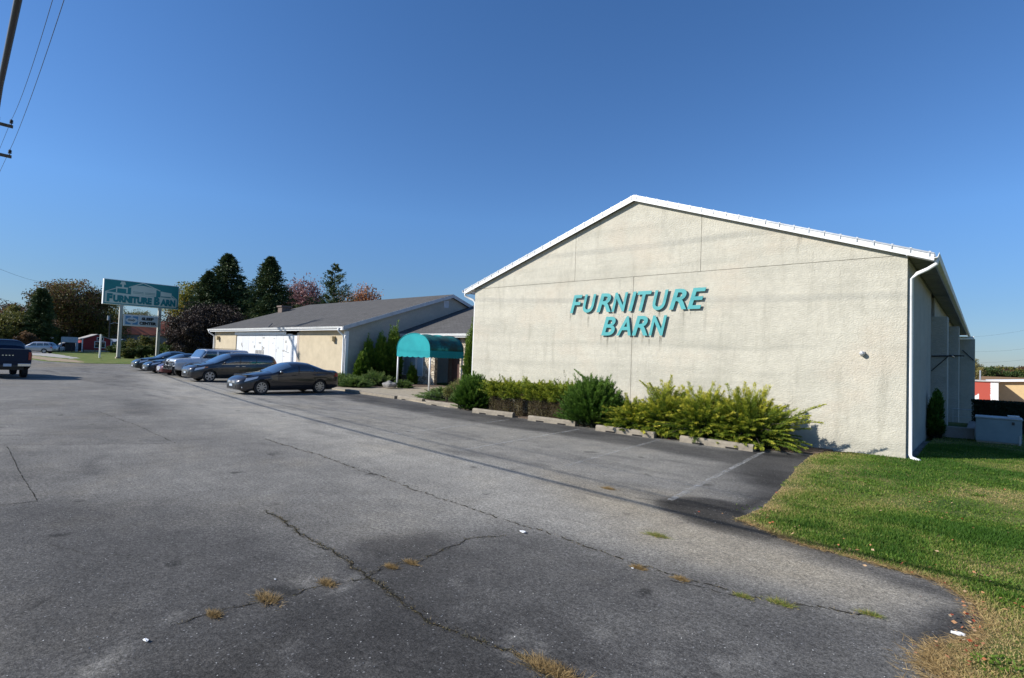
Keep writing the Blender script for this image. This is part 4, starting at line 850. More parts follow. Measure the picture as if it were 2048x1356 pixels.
# nearest sedan, nose towards the road
r, front, xc, sy, top, belt = make_car(sedan_spec(4.85), p_sed, 'dark charcoal four-door sedan with silver spoked wheels, nearest parked car to the building', (-25.0, 12.52), -math.pi/2, 'car')
front('grille', -.34, .34, .50, .60, m_metal); front('lower_grille', -.44, .44, .27, .42, m_blackpl); front('badge', -.09, .09, .53, .60, m_chrome, x=-.025); front('number_plate', -.15, .15, .36, .46, m_plate, x=-.03)
for s_ in (-1, 1):
    mb = MB(); mb.obox((xc-.20, s_*.69, .33), (.06, 0, 0), (0, .03, 0), (0, 0, .03)); mb.build('fog_lamp', m_lamp, r)
mb = MB(); mb.lathe([(.02, 0), (.12, .05), (.10, .25), (.04, .32)], (0, 0, 0), 'z', 10); o = mb.build('seat_headrest', simple('seat_grey', (.20, .20, .20)), r, smooth=True); o.location = (.3, .35, .75)
# minivan
vs2 = dict(L=5.15, top=[(0, .72), (.08, .84), (.4, .96), (.9, 1.07), (1.2, 1.14), (1.6, 1.36), (2.05, 1.60), (2.4, 1.70), (3., 1.745), (3.8, 1.735), (4.5, 1.68), (4.8, 1.62), (5.0, 1.35), (5.1, 1.05), (5.15, .8)],
    belt=[(0, .60), (.15, .72), (.6, .86), (1.2, .97), (2, 1.02), (3.5, 1.05), (4.7, 1.08), (5.05, .98), (5.15, .72)], plan=[(0, .55), (.06, .70), (.2, .82), (.5, .91), (1.2, .985), (3, 1.0), (4.4, .98), (4.9, .90), (5.15, .76)], low=[(0, .28), (.3, .22), (4.7, .24), (5.15, .38)], sill=.22, R=.345, wheels=(1.0, 4.0), tw=.23, spokes=6, rr=.70,
    n=3.0, m=2.9, side_windows=[((1.72, 1.09), (2.62, 1.08), (2.68, 1.60), (2.28, 1.55)), ((2.72, 1.08), (3.62, 1.10), (3.62, 1.62), (2.76, 1.61)), ((3.68, 1.12), (4.72, 1.20), (4.45, 1.56), (3.68, 1.61))], windshield=(1.22, 2.18, .40, .60), rear_window=(4.84, 5.0, .6, .5),
    seams=[((1.62, .3), (1.66, 1.03)), ((2.68, .25), (2.68, 1.05)), ((3.66, .3), (3.66, 1.06))], handles=[(2.5, .93), (2.86, .93)], handlemat=m_chrome, trims=[((1.62, 1.035), (4.75, 1.13), (4.75, 1.15), (1.62, 1.055))], headlights=[((.20, .66), (.66, .78), (.74, .90), (.26, .80))], indicators=[((.66, .78), (.86, .84), (.90, .89), (.74, .89))], taillights=[((4.85, .9), (5.02, .9), (4.92, 1.3), (4.82, 1.3))], mirror=(1.80, 1.12))
r, front, xc, sy, top, belt = make_car(vs2, p_van, 'dark graphite minivan with amber-cornered headlamps parked between the sedan and the silver off-roader', (-35.0, 14.1), -math.pi/2, 'minivan', 'parked_minivan')
front('grille', -.38, .38, .60, .70, m_chrome); front('lower_grille', -.46, .46, .34, .48, m_blackpl); front('number_plate', -.15, .15, .48, .58, m_plate, x=-.03)
# boxy off-roader
hs = dict(L=4.80, top=[(0, 1.0), (.03, 1.14), (.25, 1.21), (1.2, 1.28), (1.42, 1.31), (1.62, 1.58), (1.80, 1.84), (1.95, 1.89), (3.2, 1.90), (4.4, 1.89), (4.55, 1.86), (4.72, 1.4), (4.80, 1.15)], belt=[(0, .95), (.1, 1.08), (1.3, 1.18), (2, 1.22), (4.6, 1.24), (4.8, 1.05)], plan=[(0, .88), (.05, .93), (.2, .96), (4.6, .96), (4.75, .93), (4.80, .90)], low=[(0, .55), (.4, .48), (1.6, .46), (4.2, .48), (4.8, .6)], sill=.46, R=.42, arch=1.16, wheels=(.95, 3.75), tw=.28, spokes=5,
    n=6.5, m=5.5, side_windows=[((1.66, 1.27), (2.48, 1.27), (2.50, 1.74), (1.90, 1.74)), ((2.62, 1.27), (3.38, 1.27), (3.38, 1.74), (2.62, 1.74)), ((3.52, 1.30), (4.36, 1.30), (4.32, 1.72), (3.52, 1.72))], windshield=(1.46, 1.80, .30, .35), rear_window=(4.55, 4.70, .3, .3), seams=[((1.55, .5), (1.58, 1.2)), ((2.56, .5), (2.56, 1.24)), ((3.44, .95), (3.44, 1.24))],
    handles=[(2.4, 1.12), (3.28, 1.12)], headlights=[], taillights=[((4.6, .95), (4.74, .95), (4.74, 1.15), (4.6, 1.15))], mirror=(1.72, 1.38), mirrormat=m_blackpl)
r, front, xc, sy, top, belt = make_car(hs, p_hum, 'boxy silver off-road vehicle with black front guard parked beside the minivan', (-40.0, 14.65), -math.pi/2, 'off-roader', 'parked_off_roader')
front('grille', -.80, .80, .80, 1.02, m_blackpl, x=.0, th=.05)
for k in range(7): front('grille_bar', -.50+k*.155, -.43+k*.155, .80, 1.02, m_metal, x=-.03, th=.03)
for s_ in (-1, 1):
    mb = MB(); mb.lathe([(.10, 0), (.10, .04), (.02, .06)], (0, 0, 0), 'x', 16); o = mb.build('headlight', m_lamp, r, smooth=True); o.location = (xc+.03, s_*.70, .91)
    mb = MB(); mb.tube([(xc+.0, s_*.30, .50), (xc+.22, s_*.30, .62), (xc+.24, s_*.30, 1.0), (xc+.12, s_*.30, 1.12)], .035, 8); mb.build('guard_upright', m_blackpl, r, smooth=True)
mb = MB(); mb.tube([(xc+.10, -.85, .98), (xc+.24, -.55, 1.0), (xc+.25, .55, 1.0), (xc+.10, .85, .98)], .035, 8); mb.tube([(xc+.12, -.85, .75), (xc+.24, -.55, .75), (xc+.25, .55, .75), (xc+.12, .85, .75)], .03, 8); mb.build('brush_guard', m_blackpl, r, smooth=True)
mb = MB(); mb.box(xc-.02, xc+.14, -.90, .90, .50, .72); mb.build('bumper', m_blackpl, r, bevel=.02)
for xw in (.95, 3.75):
    for s_ in (-1, 1):
        mb = MB(); pa = [(xc-xw-.56*math.cos(a), s_*.985, .42+.54*math.sin(a)) for a in np.linspace(.05, math.pi-.05, 14)]; mb.tube(pa, .045, 6); mb.build('wheel_arch_flare', p_hum, r, smooth=True)
mb = MB(); mb.box(-1.6, .6, -.62, -.58, 1.93, 1.96); mb.box(-1.6, .6, .58, .62, 1.93, 1.96); mb.build('roof_rail', m_blackpl, r)
# the small red-fronted car and the two dark sedans behind
r, front, *_ = make_car(sedan_spec(4.6, H=1.42), p_redc, 'low dark red car mostly hidden between the silver off-roader and the navy sedan', (-42.85, 14.75), -math.pi/2, 'car'); front('grille', -.34, .34, .40, .60, m_metal); front('number_plate', -.15, .15, .33, .43, m_plate, x=-.03)
r, front, *_ = make_car(sedan_spec(4.9, H=1.50), p_navy, 'dark navy sedan parked just left of the silver off-roader', (-46.0, 14.9), -math.pi/2, 'car'); front('grille', -.34, .34, .50, .60, m_chrome); front('number_plate', -.15, .15, .33, .44, m_plate, x=-.03); front('badge', -.10, .10, .50, .62, m_chrome, x=-.03)
r, front, *_ = make_car(sedan_spec(5.0, H=1.58), p_green, 'dark greenish-grey sedan at the far left end of the parked row', (-50.4, 15.35), -math.pi/2, 'car'); front('grille', -.36, .36, .48, .64, m_chrome); front('number_plate', -.15, .15, .33, .44, m_plate, x=-.03)
# pickup truck seen from behind
ts = dict(L=5.9, top=[(0, .95), (.05, 1.12), (.3, 1.20), (1.3, 1.30), (1.55, 1.34), (1.95, 1.75), (2.2, 1.97), (2.5, 2.05), (3.3, 2.06), (3.75, 2.02), (3.88, 1.90), (4.02, 1.58), (4.10, 1.56), (5.8, 1.56), (5.86, 1.54), (5.9, 1.50)], belt=[(0, .85), (.1, 1.02), (1.5, 1.22), (4, 1.30), (4.1, 1.46), (5.8, 1.48), (5.9, 1.44)],
    plan=[(0, .85), (.1, .93), (.4, .99), (5.7, .99), (5.82, .98), (5.9, .96)], low=[(0, .5), (.3, .45), (5.5, .50), (5.9, .62)], sill=.46, R=.40, arch=1.16, wheels=(1.0, 4.65), tw=.28, spokes=6, n=4.5, m=4.0, side_windows=[((2.0, 1.32), (2.8, 1.34), (2.8, 1.86), (2.35, 1.84)), ((2.9, 1.34), (3.7, 1.36), (3.62, 1.86), (2.9, 1.87))],
    windshield=(1.58, 2.2, .35, .45), rear_window=(3.84, 4.0, .38, .30), seams=[((2.85, .55), (2.85, 1.3))], handles=[(2.7, 1.18)], headlights=[], taillights=[((5.74, 1.0), (5.89, 1.0), (5.89, 1.36), (5.74, 1.36))], mirror=(2.1, 1.42), mirrormat=m_blackpl)
r, front, xc, sy, top, belt = make_car(ts, p_truck, 'dark blue pickup truck seen from behind at the left edge', (-41.55, 4.28), math.pi, 'pickup truck', 'parked_pickup_truck')
mb = MB(); mb.box(-xc-.035, -xc-.004, -.80, .80, .88, 1.52); mb.build('tailgate', p_truck, r, bevel=.012)
mb = MB(); mb.box(-xc-.045, -xc-.01, -.82, .82, 1.523, 1.565); mb.build('tailgate_cap', simple('cap_grey', (.10, .11, .12), .5), r, bevel=.008)
for s_ in (-1, 1):
    mb = MB(); mb.box(-xc-.03, -xc-.003, min(s_*.83, s_*.955), max(s_*.83, s_*.955), .98, 1.40); mb.build('taillight', m_red, r, bevel=.01)
    mb = MB(); mb.box(-xc-.18, -xc-.01, min(s_*.40, s_*.93), max(s_*.40, s_*.93), .64, .80); mb.build('bumper', m_chrome, r, bevel=.02)
mb = MB(); mb.box(-xc-.15, -xc-.01, -.39, .39, .60, .72); mb.build('step_bumper', m_blackpl, r)
mb = MB(); mb.box(-xc-.165, -xc-.155, -.16, .16, .64, .78); mb.build('number_plate', m_plate, r)
mb = MB()
for k in range(4): mb.box(-xc-.05, -xc-.038, -.24+k*.13, -.17+k*.13, 1.20, 1.24)
mb.build('tailgate_badge', m_chrome, r)
mb = MB(); mb.lathe([(.02, 0), (.012, .5)], (0, 0, 0), 'z', 6); o = mb.build('aerial', m_blackpl, r); o.location = (1.5, -.8, 1.25)
# far vehicles
def far_car(px, depth, spec, pm, lab, rz, cat='car', name='parked_car'):
    P = BASE(px, depth); return make_car(spec, pm, lab, (P[0], P[1], .03), rz, cat, name)
suv = dict(hs); suv.update(L=5.3, top=[(0, .8), (.05, .98), (.4, 1.10), (1.3, 1.20), (1.7, 1.5), (2.2, 1.84), (2.6, 1.93), (3.6, 1.96), (4.6, 1.88), (4.9, 1.7), (5.15, 1.25), (5.3, .9)], belt=[(0, .7), (.2, .92), (1.3, 1.08), (3, 1.15), (4.8, 1.2), (5.15, 1.05), (5.3, .8)], n=3.2, m=3.0, plan=[(0, .6), (.1, .78), (.4, .92), (1.2, .98), (4.4, .98), (5.1, .85), (5.3, .7)], low=[(0, .35), (5.3, .45)], sill=.32, R=.38, wheels=(1.1, 4.1), tw=.25,
    side_windows=[((1.95, 1.22), (2.9, 1.24), (2.9, 1.76), (2.4, 1.74)), ((3.0, 1.24), (3.9, 1.26), (3.85, 1.78), (3.0, 1.77)), ((4.0, 1.28), (4.75, 1.34), (4.55, 1.68), (3.95, 1.76))], windshield=(1.35, 2.2, .4, .55), rear_window=(4.85, 5.1, .55, .5), seams=[], handles=[(2.8, 1.05)], headlights=[((.2, .75), (.6, .82), (.6, .95), (.25, .9))], taillights=[((4.95, .9), (5.2, .9), (5.1, 1.15), (4.95, 1.15))], mirror=(1.95, 1.25))
far_car(74, 92, suv, p_suv, 'silver sport utility vehicle on the far gravel drive right of the pickup', math.radians(-125), 'sport utility vehicle', 'parked_suv')
far_car(30, 92, suv, p_navy, 'dark vehicle showing only its roof over the pickup cab', math.radians(100), 'sport utility vehicle', 'parked_suv')
far_car(113, 118, sedan_spec(4.6), p_whitec, 'white car end-on between the silver vehicle and the arched shelter', math.radians(150))
far_car(324, 112, vs2, p_whitec, 'white van behind the far end of the parked row', math.radians(60), 'van', 'parked_van')
far_car(259, 122, sedan_spec(4.6), p_whitec, 'white car in the shade behind the left sign post', math.radians(35))
# ================================================================== PYLON SIGN
SX = -91.0; sgn_ = empty('pylon_sign', (SX, 24, 0), 0, 'tall teal roadside sign reading FURNITURE BARN on two grey posts', 'sign')
m_post = simple('sign_post_grey', (.42, .41, .37), .6, .12, 2)
for yy in (21.45, 26.15):
    mb = MB(); mb.box(SX-.2, SX+.2, yy-.19, yy+.19, 0, 7.45); child(mb.build('post', m_post), sgn_)
    mb = MB(); mb.box(SX-.3, SX+.3, yy-.3, yy+.3, .0, .25); child(mb.build('post_base', m_concrete), sgn_)
Y0s, Y1s, Z0s, Z1s = 19.25, 28.45, 7.46, 10.93
m_sgt = simple('sign_teal', (.010, .22, .235), .5, .08, 1); m_sgb = simple('sign_cream', (.62, .66, .58), .55, .05, 1); m_sgl = simple('sign_letter_teal', (.008, .20, .215), .5, .05, 1)
mb = MB(); mb.box(SX-.35, SX+.25, Y0s, Y1s, Z0s, Z1s); child(mb.build('cabinet', m_white, bevel=.02), sgn_)
mb = MB(); mb.box(SX+.251, SX+.27, Y0s+.08, Y1s-.08, Z0s+.08, Z1s-.08); child(mb.build('sign_face', m_sgt), sgn_)
def UV(u, v): return (Y0s+(Y1s-Y0s)*u, Z0s+(Z1s-Z0s)*v)
def facepoly(mb, pts, lay): mb.prism([UV(u, v) for u, v in pts], 'x', SX+.271+lay*.004, SX+.274+lay*.004)
def stroke(mb, pts, w_, lay):
    for (u0, v0), (u1, v1) in zip(pts[:-1], pts[1:]):
        a, b = np.array(UV(u0, v0)), np.array(UV(u1, v1)); d = unit(b-a); n = np.array([-d[1], d[0]])*w_/2; a = a-d*w_*.3; b = b+d*w_*.3
        mb.prism([tuple(a-n), tuple(b-n), tuple(b+n), tuple(a+n)], 'x', SX+.271+lay*.004, SX+.274+lay*.004); lay += .6
mb = MB(); facepoly(mb, [(.02, .06), (.975, .06), (.975, .40), (.90, .50), (.70, .44), (.34, .46), (.02, .50)], 0)
facepoly(mb, [(.345, .455), (.68, .455), (.68, .78), (.58, .83), (.50, .86), (.42, .83), (.345, .80)], 1)
facepoly(mb, [(.74, .44), (.895, .44), (.895, .66), (.74, .70)], 1); facepoly(mb, [(.20, .83), (.275, .83), (.262, .95), (.215, .95)], 1); facepoly(mb, [(.225, .70), (.25, .70), (.25, .83), (.225, .83)], 2)
facepoly(mb, [(.155, .66), (.30, .66), (.305, .72), (.15, .72)], 1); facepoly(mb, [(.155, .50), (.168, .50), (.168, .66), (.155, .66)], 1); facepoly(mb, [(.285, .50), (.30, .50), (.30, .66), (.285, .66)], 1)
stroke(mb, [(.32, .74), (.50, .965), (.73, .72)], .13, 3); stroke(mb, [(.03, .50), (.155, .66)], .09, 3); stroke(mb, [(.90, .56), (.97, .42)], .08, 3)
child(mb.build('furniture_emblem', m_sgb), sgn_)
mb = MB(); facepoly(mb, [(.37, .52), (.51, .52), (.51, .535), (.37, .535)], 6); facepoly(mb, [(.37, .57), (.51, .57), (.51, .585), (.37, .585)], 6); facepoly(mb, [(.53, .52), (.665, .52), (.665, .535), (.53, .535)], 6); facepoly(mb, [(.53, .57), (.665, .57), (.665, .585), (.53, .585)], 6); facepoly(mb, [(.745, .46), (.885, .46), (.885, .50), (.745, .50)], 6)
child(mb.build('emblem_line', m_sgl), sgn_)
def sign_text(s, y0, z0, h, width, mat, root, x, bold=.03, nm='lettering', shear=0.):
    me, w_ = text_mesh(s, h, .02, shear, bold, width); me.materials.clear(); me.materials.append(mat); o = bpy.data.objects.new(nm, me); COL.objects.link(o); o.parent = root
    o.matrix_basis = Matrix.Translation(-Vector(root.location)) @ Matrix(((0, 0, 1, x), (1, 0, 0, y0), (0, 1, 0, z0), (0, 0, 0, 1))); return o
def uw(u0, u1): return (u1-u0)*(Y1s-Y0s)
for s, u0, u1, h in (('F', .045, .115, .33), ('URNITURE', .123, .625, .285), ('B', .655, .735, .34), ('ARN', .743, .955, .285)):
    y_, z_ = UV(u0, .105); sign_text(s, y_, z_, h*(Z1s-Z0s), uw(u0, u1), m_sgl, sgn_, SX+.30, .075)
# lower panel
ls = empty('sleep_center_panel', (SX, 24, 5.4), 0, 'white SLEEP CENTER panel with blue emblem hung between the posts under the teal sign', 'sign')
y0, y1, z0, z1 = 21.70, 25.90, 4.62, 6.22
mb = MB(); mb.box(SX+.22, SX+.42, y0, y1, z0, z1); child(mb.build('cabinet', m_white, bevel=.02), ls)
m_sface = simple('panel_face', (.62, .63, .65), .5, .04, 1); m_sblue = simple('panel_blue', (.10, .26, .46), .5, .05, 1); m_sblk = simple('panel_black', (.02, .02, .02), .6)
mb = MB(); mb.box(SX+.421, SX+.43, y0+.07, y1-.07, z0+.07, z1-.07); child(mb.build('panel_face', m_sface), ls)
mb = MB(); mb.box(SX+.431, SX+.436, y0+.22, y0+1.72, z0+.22, z1-.20); child(mb.build('emblem_square', m_sblue), ls)
mb = MB(); cy_, cz_ = y0+.97, (z0+z1)/2+.01
mb.prism([(cy_+.70*math.cos(a), cz_+.38*math.sin(a)) for a in np.linspace(0, 2*math.pi, 32, endpoint=False)], 'x', SX+.437, SX+.441)
for a in (0, 1, 2, 3): mb.prism([(cy_+d_[0], cz_+d_[1]) for d_ in [((-.16), .42), (.16, .42), (.05, .60), (-.05, .60)]] if a == 0 else ([(cy_-.05, cz_-.60), (cy_+.05, cz_-.60), (cy_+.16, cz_-.42), (cy_-.16, cz_-.42)] if a == 1 else [(cy_+(.66 if a == 2 else -.75), cz_-.04), (cy_+(.75 if a == 2 else -.66), cz_-.04), (cy_+(.75 if a == 2 else -.66), cz_+.04), (cy_+(.66 if a == 2 else -.75), cz_+.04)]), 'x', SX+.437, SX+.441)
child(mb.build('emblem_oval', m_sface), ls)
sign_text('Sealy', y0+.50, cz_-.17, .36, .92, m_sblk, ls, SX+.446, .02, shear=.3); sign_text('SLEEP', y0+2.15, cz_+.10, .42, 1.5, m_sblk, ls, SX+.436, .07); sign_text('CENTER', y0+1.90, cz_-.54, .44, 2.1, m_sblk, ls, SX+.436, .07)
# slim white post on the verge
P = BASE(199, 76); mb = MB(); mb.box(-.09, .09, -.09, .09, 0, 3.3); o = mb.build('marker_post', m_white); o.location = (P[0], P[1], 0); tag(o, 'slim white post alone on the verge left of the tall sign', 'post')

# ================================================================== VEGETATION
def fol(o_name, P, D, L, W, tint, mat, parent, **k): return leaf_obj(o_name, P, D, L, W, tint, mat, parent, **k)
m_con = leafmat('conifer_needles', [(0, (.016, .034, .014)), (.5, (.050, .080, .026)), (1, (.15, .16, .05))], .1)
m_dec = leafmat('olive_leaves', [(0, (.045, .055, .014)), (.5, (.12, .125, .028)), (1, (.28, .23, .05))], .3)
m_rust = leafmat('rust_leaves', [(0, (.05, .035, .02)), (.5, (.13, .075, .035)), (1, (.24, .13, .06))], .3)
m_yel = leafmat('yellow_leaves', [(0, (.12, .14, .02)), (.55, (.32, .30, .04)), (1, (.50, .28, .06))], .35)
m_purp = leafmat('purple_leaves', [(0, (.022, .016, .014)), (.6, (.050, .034, .028)), (1, (.11, .075, .055))], .15)
m_pink = leafmat('pink_leaves', [(0, (.16, .07, .08)), (.5, (.30, .15, .15)), (1, (.42, .26, .22))], .3)
m_org = leafmat('orange_leaves', [(0, (.20, .07, .02)), (.6, (.40, .16, .05)), (1, (.50, .28, .16))], .3)
m_grn = leafmat('mid_green_leaves', [(0, (.020, .040, .010)), (.6, (.05, .085, .02)), (1, (.12, .15, .035))], .25)
def conifer(px, top_y, depth, rad, name, label, seed, mat=m_con, n_b=230, droop=.25, base_t=.06, pw=.8, leaf=.34, per=60, multi=None, group=None, wv=1.):
    global rng; rng = np.random.default_rng(seed)
    P = BASE(px, depth); H = topz(px, top_y, P); root = empty(name, (P[0], P[1], 0), rng.random()*6, label, 'tree', group)
    mb = MB(); mb.tube([(0, 0, 0), (0, 0, H*.5), (0, 0, H*.97)], [H*.022, H*.014, .02], 8); mb.build('trunk', m_bark, root)
    PP = []; DD = []; TT = []
    def cone(cx_, cy__, zb_, H_, rad_, nb):
        for k in range(nb):
            t_ = base_t+(1-base_t)*(k+rng.random())/nb; z = zb_+(H_-zb_)*t_; a = rng.random()*6.283; r_ = rad_*((1-t_)**pw)*(.50+.64*rng.random())+.10
            if t_ < .12: r_ *= .8+t_
            n = int(per*max(.3, r_/rad_)*wv); s_ = rng.random(n)**.6; d = np.array([math.cos(a), math.sin(a), 0]); up_ = .35*(1-t_)-droop
            q = np.outer(s_*r_, d); zz = z+s_*r_*(.12+up_*.6)-.25*droop*(s_**2)*r_+.10*r_*np.maximum(s_-.75, 0)*4*.4
            spread_ = (.10+.20*s_*(1.1-s_))*r_; q[:, 0] += rng.normal(size=n)*spread_*.8; q[:, 1] += rng.normal(size=n)*spread_*.8; q[:, 2] = zz+rng.normal(size=n)*.07*r_**.5
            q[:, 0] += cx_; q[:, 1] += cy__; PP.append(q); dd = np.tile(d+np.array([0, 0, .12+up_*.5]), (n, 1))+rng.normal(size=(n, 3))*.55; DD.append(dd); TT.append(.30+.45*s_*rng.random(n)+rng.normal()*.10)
    cone(0, 0, 0, H, rad, n_b)
    for (dx, dy, hf, rf) in (multi or []): cone(dx, dy, H*.3, H*hf, rad*rf, n_b//3)
    PP = np.concatenate(PP); DD = np.concatenate(DD); TT = np.concatenate(TT)
    fol('crown', PP, DD, leaf*(.5+.8*rng.random(len(PP))), leaf*.30, TT, mat, root)
    return root
def broad(px, top_y, depth, rx, name, label, seed, mat, zc0=.25, n_c=70, per=180, leaf=.30, gap=.0, limbs=9, squash=1., cat='tree', group=None, zbase=0., mat2=None, bare=False):
    global rng; rng = np.random.default_rng(seed)
    P = BASE(px, depth, zbase); H = topz(px, top_y, P)-zbase; root = empty(name, (P[0], P[1], zbase), 0, label, cat, group)
    cz = H*(1+zc0)/2; rz_ = H*(1-zc0)/2; tips = []; mb = MB()
    mb.tube([(0, 0, 0), (.02*H, 0, H*zc0*.7), (0, .02*H, H*(zc0+.18)), (.01*H, 0, H*.75)], [H*.028, H*.022, H*.016, H*.004], 8)
    for k in range(n_c):
        u = unit(rng.normal(size=3)); rr = (.25+.75*rng.random()**.45)*(1+.07*rng.normal()); p = np.array([u[0]*rx*rr, u[1]*rx*rr, cz+u[2]*rz_*rr*.93]); p[2] = max(p[2], H*zc0*.45)
        tips.append(p)
        if k < limbs*4: st = np.array([0, 0, min(p[2]*.6, H*(zc0+.2*rng.random()))]); m1 = st+(p-st)*.5+rng.normal(size=3)*.05*H+np.array([0, 0, .03*H]); mb.tube([st, m1, p], [H*.010, H*.006, H*.0015], 5)
    mb.build('trunk', m_bark, root)
    tips = np.array(tips); cs = rx*(.17+.14*rng.random(n_c)); idx = np.repeat(np.arange(n_c), per); q = unit(rng.normal(size=(len(idx), 3)))*(rng.random(len(idx))**.5)[:, None]*cs[idx][:, None]*np.array([1.25, 1.25, .85*squash])
    PP = tips[idx]+q; ct = rng.normal(size=n_c)*.17
    DD = rng.normal(size=(len(idx), 3))+np.array([0, 0, .2]); TT = .45+ct[idx]+rng.normal(size=len(idx))*.18
    if mat2 is not None:
        s_ = rng.random(len(idx)) < .35; fol('crown', PP[~s_], DD[~s_], leaf*(.6+.7*rng.random((~s_).sum())), leaf*.6, TT[~s_], mat, root); fol('crown_tint', PP[s_], DD[s_], leaf, leaf*.6, TT[s_], mat2, root)
    else: fol('crown', PP, DD, leaf*(.6+.7*rng.random(len(PP))), leaf*.6, TT, mat, root)
    return root
def twiggy(px, top_y, depth, rx, name, label, seed, mat, zc0=.2, n=90, leaf=.22):   # upright-twigged, half-bare crown
    global rng; rng = np.random.default_rng(seed); P = BASE(px, depth); H = topz(px, top_y, P); root = empty(name, (P[0], P[1], 0), 0, label, 'tree')
    mb = MB(); mb.tube([(0, 0, 0), (0, 0, H*.35)], [H*.03, H*.02], 7); PP = []
    for k in range(n):
        a = rng.random()*6.283; r_ = rx*math.sqrt(rng.random()); top_ = H*(1-.45*(r_/rx)**2.2)*(.9+.1*rng.random()); e_ = np.array([math.cos(a)*r_, math.sin(a)*r_, top_]); m1 = np.array([e_[0]*.55, e_[1]*.55, H*.5+rng.normal()*.05*H]); s0 = np.array([0, 0, H*(.15+.2*rng.random())])
        mb.tube([s0, m1, e_], [H*.008, H*.005, H*.0015], 4, cap=False)
        for j in range(60): u = .25+.75*rng.random(); b = m1+(e_-m1)*(u*1.3-.3) if u > .3 else s0+(m1-s0)*u*2; PP.append(b+rng.normal(size=3)*.035*H)
    mb.build('trunk', simple(name+'_twig', (.16, .12, .11), .9, .2), root); PP = np.array(PP)
    fol('crown', PP, rng.normal(size=PP.shape)+np.array([0, 0, .6]), leaf*(.5+rng.random(len(PP))), leaf*.5, rng.random(len(PP)), mat, root); return root
# behind the long building
broad(383, 562, 88, 4.3, 'maple_tree', 'yellow-green autumn tree poking out left of the tallest dark conifer', 11, m_yel, .35, 70, 170, .30, mat2=m_dec)
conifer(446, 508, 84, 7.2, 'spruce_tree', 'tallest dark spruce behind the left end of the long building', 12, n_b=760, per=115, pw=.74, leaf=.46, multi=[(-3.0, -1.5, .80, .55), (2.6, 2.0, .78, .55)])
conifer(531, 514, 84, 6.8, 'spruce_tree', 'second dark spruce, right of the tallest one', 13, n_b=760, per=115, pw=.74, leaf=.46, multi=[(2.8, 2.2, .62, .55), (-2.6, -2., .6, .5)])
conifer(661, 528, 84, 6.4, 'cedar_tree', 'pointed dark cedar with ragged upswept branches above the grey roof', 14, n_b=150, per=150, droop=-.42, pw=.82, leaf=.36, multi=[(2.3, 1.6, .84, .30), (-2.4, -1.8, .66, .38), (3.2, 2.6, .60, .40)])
twiggy(603, 552, 96, 4.6, 'crabapple_tree', 'half-bare pinkish tree between the second spruce and the cedar', 15, m_pink, n=170, leaf=.42)
twiggy(727, 567, 100, 4.6, 'cherry_tree', 'half-bare tree with pink twigs right of the cedar', 16, m_org, n=170, leaf=.40)
twiggy(690, 572, 104, 4.0, 'maple_tree', 'small orange-leaved tree right behind the cedar', 26, m_org, n=80, leaf=.3)
broad(410, 612, 76, 4.6, 'plum_tree', 'dark purple-leaved spreading tree at the left end of the long building', 17, m_purp, .12, 120, 240, .26)
broad(372, 640, 72, 2.2, 'plum_tree', 'low dark purple tree left edge overlapping the larger purple tree', 27, m_purp, .1, 60, 200, .24)
for i, (px, ty, dp, rx, lab) in enumerate([(362, 676, 92, 2.4, 'dull green thicket right of the tan house wall'), (500, 600, 92, 5.0, 'dark evergreen filling the gap between the two spruces'), (585, 596, 92, 4.5, 'dark evergreen between spruce and cedar')]):
    broad(px, ty, dp, rx, 'evergreen_thicket', lab, 30+i, m_con if i else m_grn, .05, 50, 170, .34, group='thickets behind the long building')
# left background
broad(133, 560, 142, 8.4, 'oak_tree', 'broad rounded brownish tree, largest one in the left background', 18, m_rust, .25, 190, 150, .46, limbs=14, mat2=m_dec)
conifer(76, 578, 106, 2.5, 'spruce_tree', 'dark dense conifer in front of the broad brown tree at far left', 19, n_b=420, per=100, pw=.40, leaf=.5, droop=.1)
lf = [(20, 606, 118, 6., m_rust, 'reddish brown tree crown at the left edge'), (42, 612, 112, 4., m_dec, 'olive tree left of the dark conifer'), (5, 625, 105, 5, m_dec, 'low olive tree cut by the left edge'), (196, 596, 150, 7., m_dec, 'olive-green tree just left of the tall sign'), (225, 612, 165, 6., m_dec, 'far olive tree under the tall sign'),
      (95, 645, 140, 4., m_grn, 'deep green bushy tree below the broad brown tree'), (160, 625, 150, 6., m_con, 'dark shaded tree mass right under the broad brown tree'), (190, 632, 156, 6, m_con, 'dark tree behind the red shed'), (222, 640, 195, 5., m_con, 'dark tree behind the utility post'), (282, 618, 215, 8, m_dec, 'distant pale olive tree above the white panel')]
for i, (px, ty, dp, rx, mt, lab) in enumerate(lf): broad(px, ty, dp, rx, 'background_tree', lab, 40+i, mt, .08, 70, 150, .40, group='trees in the left background')
bu = [(52, 664, 96, 1.6, m_rust, 'orange-red shrub in front of the dark conifer'), (128, 673, 148, 3, m_yel, 'yellow-green hedge bush left of the red shed'), (150, 669, 148, 3.2, m_yel, 'yellow bush behind the red shed, left one'), (174, 665, 150, 3.4, m_dec, 'olive bush behind the red shed roof'), (200, 660, 148, 3.5, m_dec, 'olive bush behind the red shed, right one'),
      (262, 684, 108, 2.6, m_grn, 'dark green bush between the sign posts, left one'), (284, 680, 108, 2.8, m_dec, 'brownish green bush between the sign posts'), (303, 672, 106, 2.2, m_dec, 'yellowish bush next to the right sign post'), (334, 684, 106, 2.2, m_grn, 'green bush right of the right sign post'), (232, 690, 124, 1.8, m_grn, 'dark bush left of the left sign post')]
for i, (px, ty, dp, rx, mt, lab) in enumerate(bu): broad(px, ty, dp, rx, 'background_bush', lab, 60+i, mt, .02, 45, 130, .30, cat='bush', group='bushes in the left background')
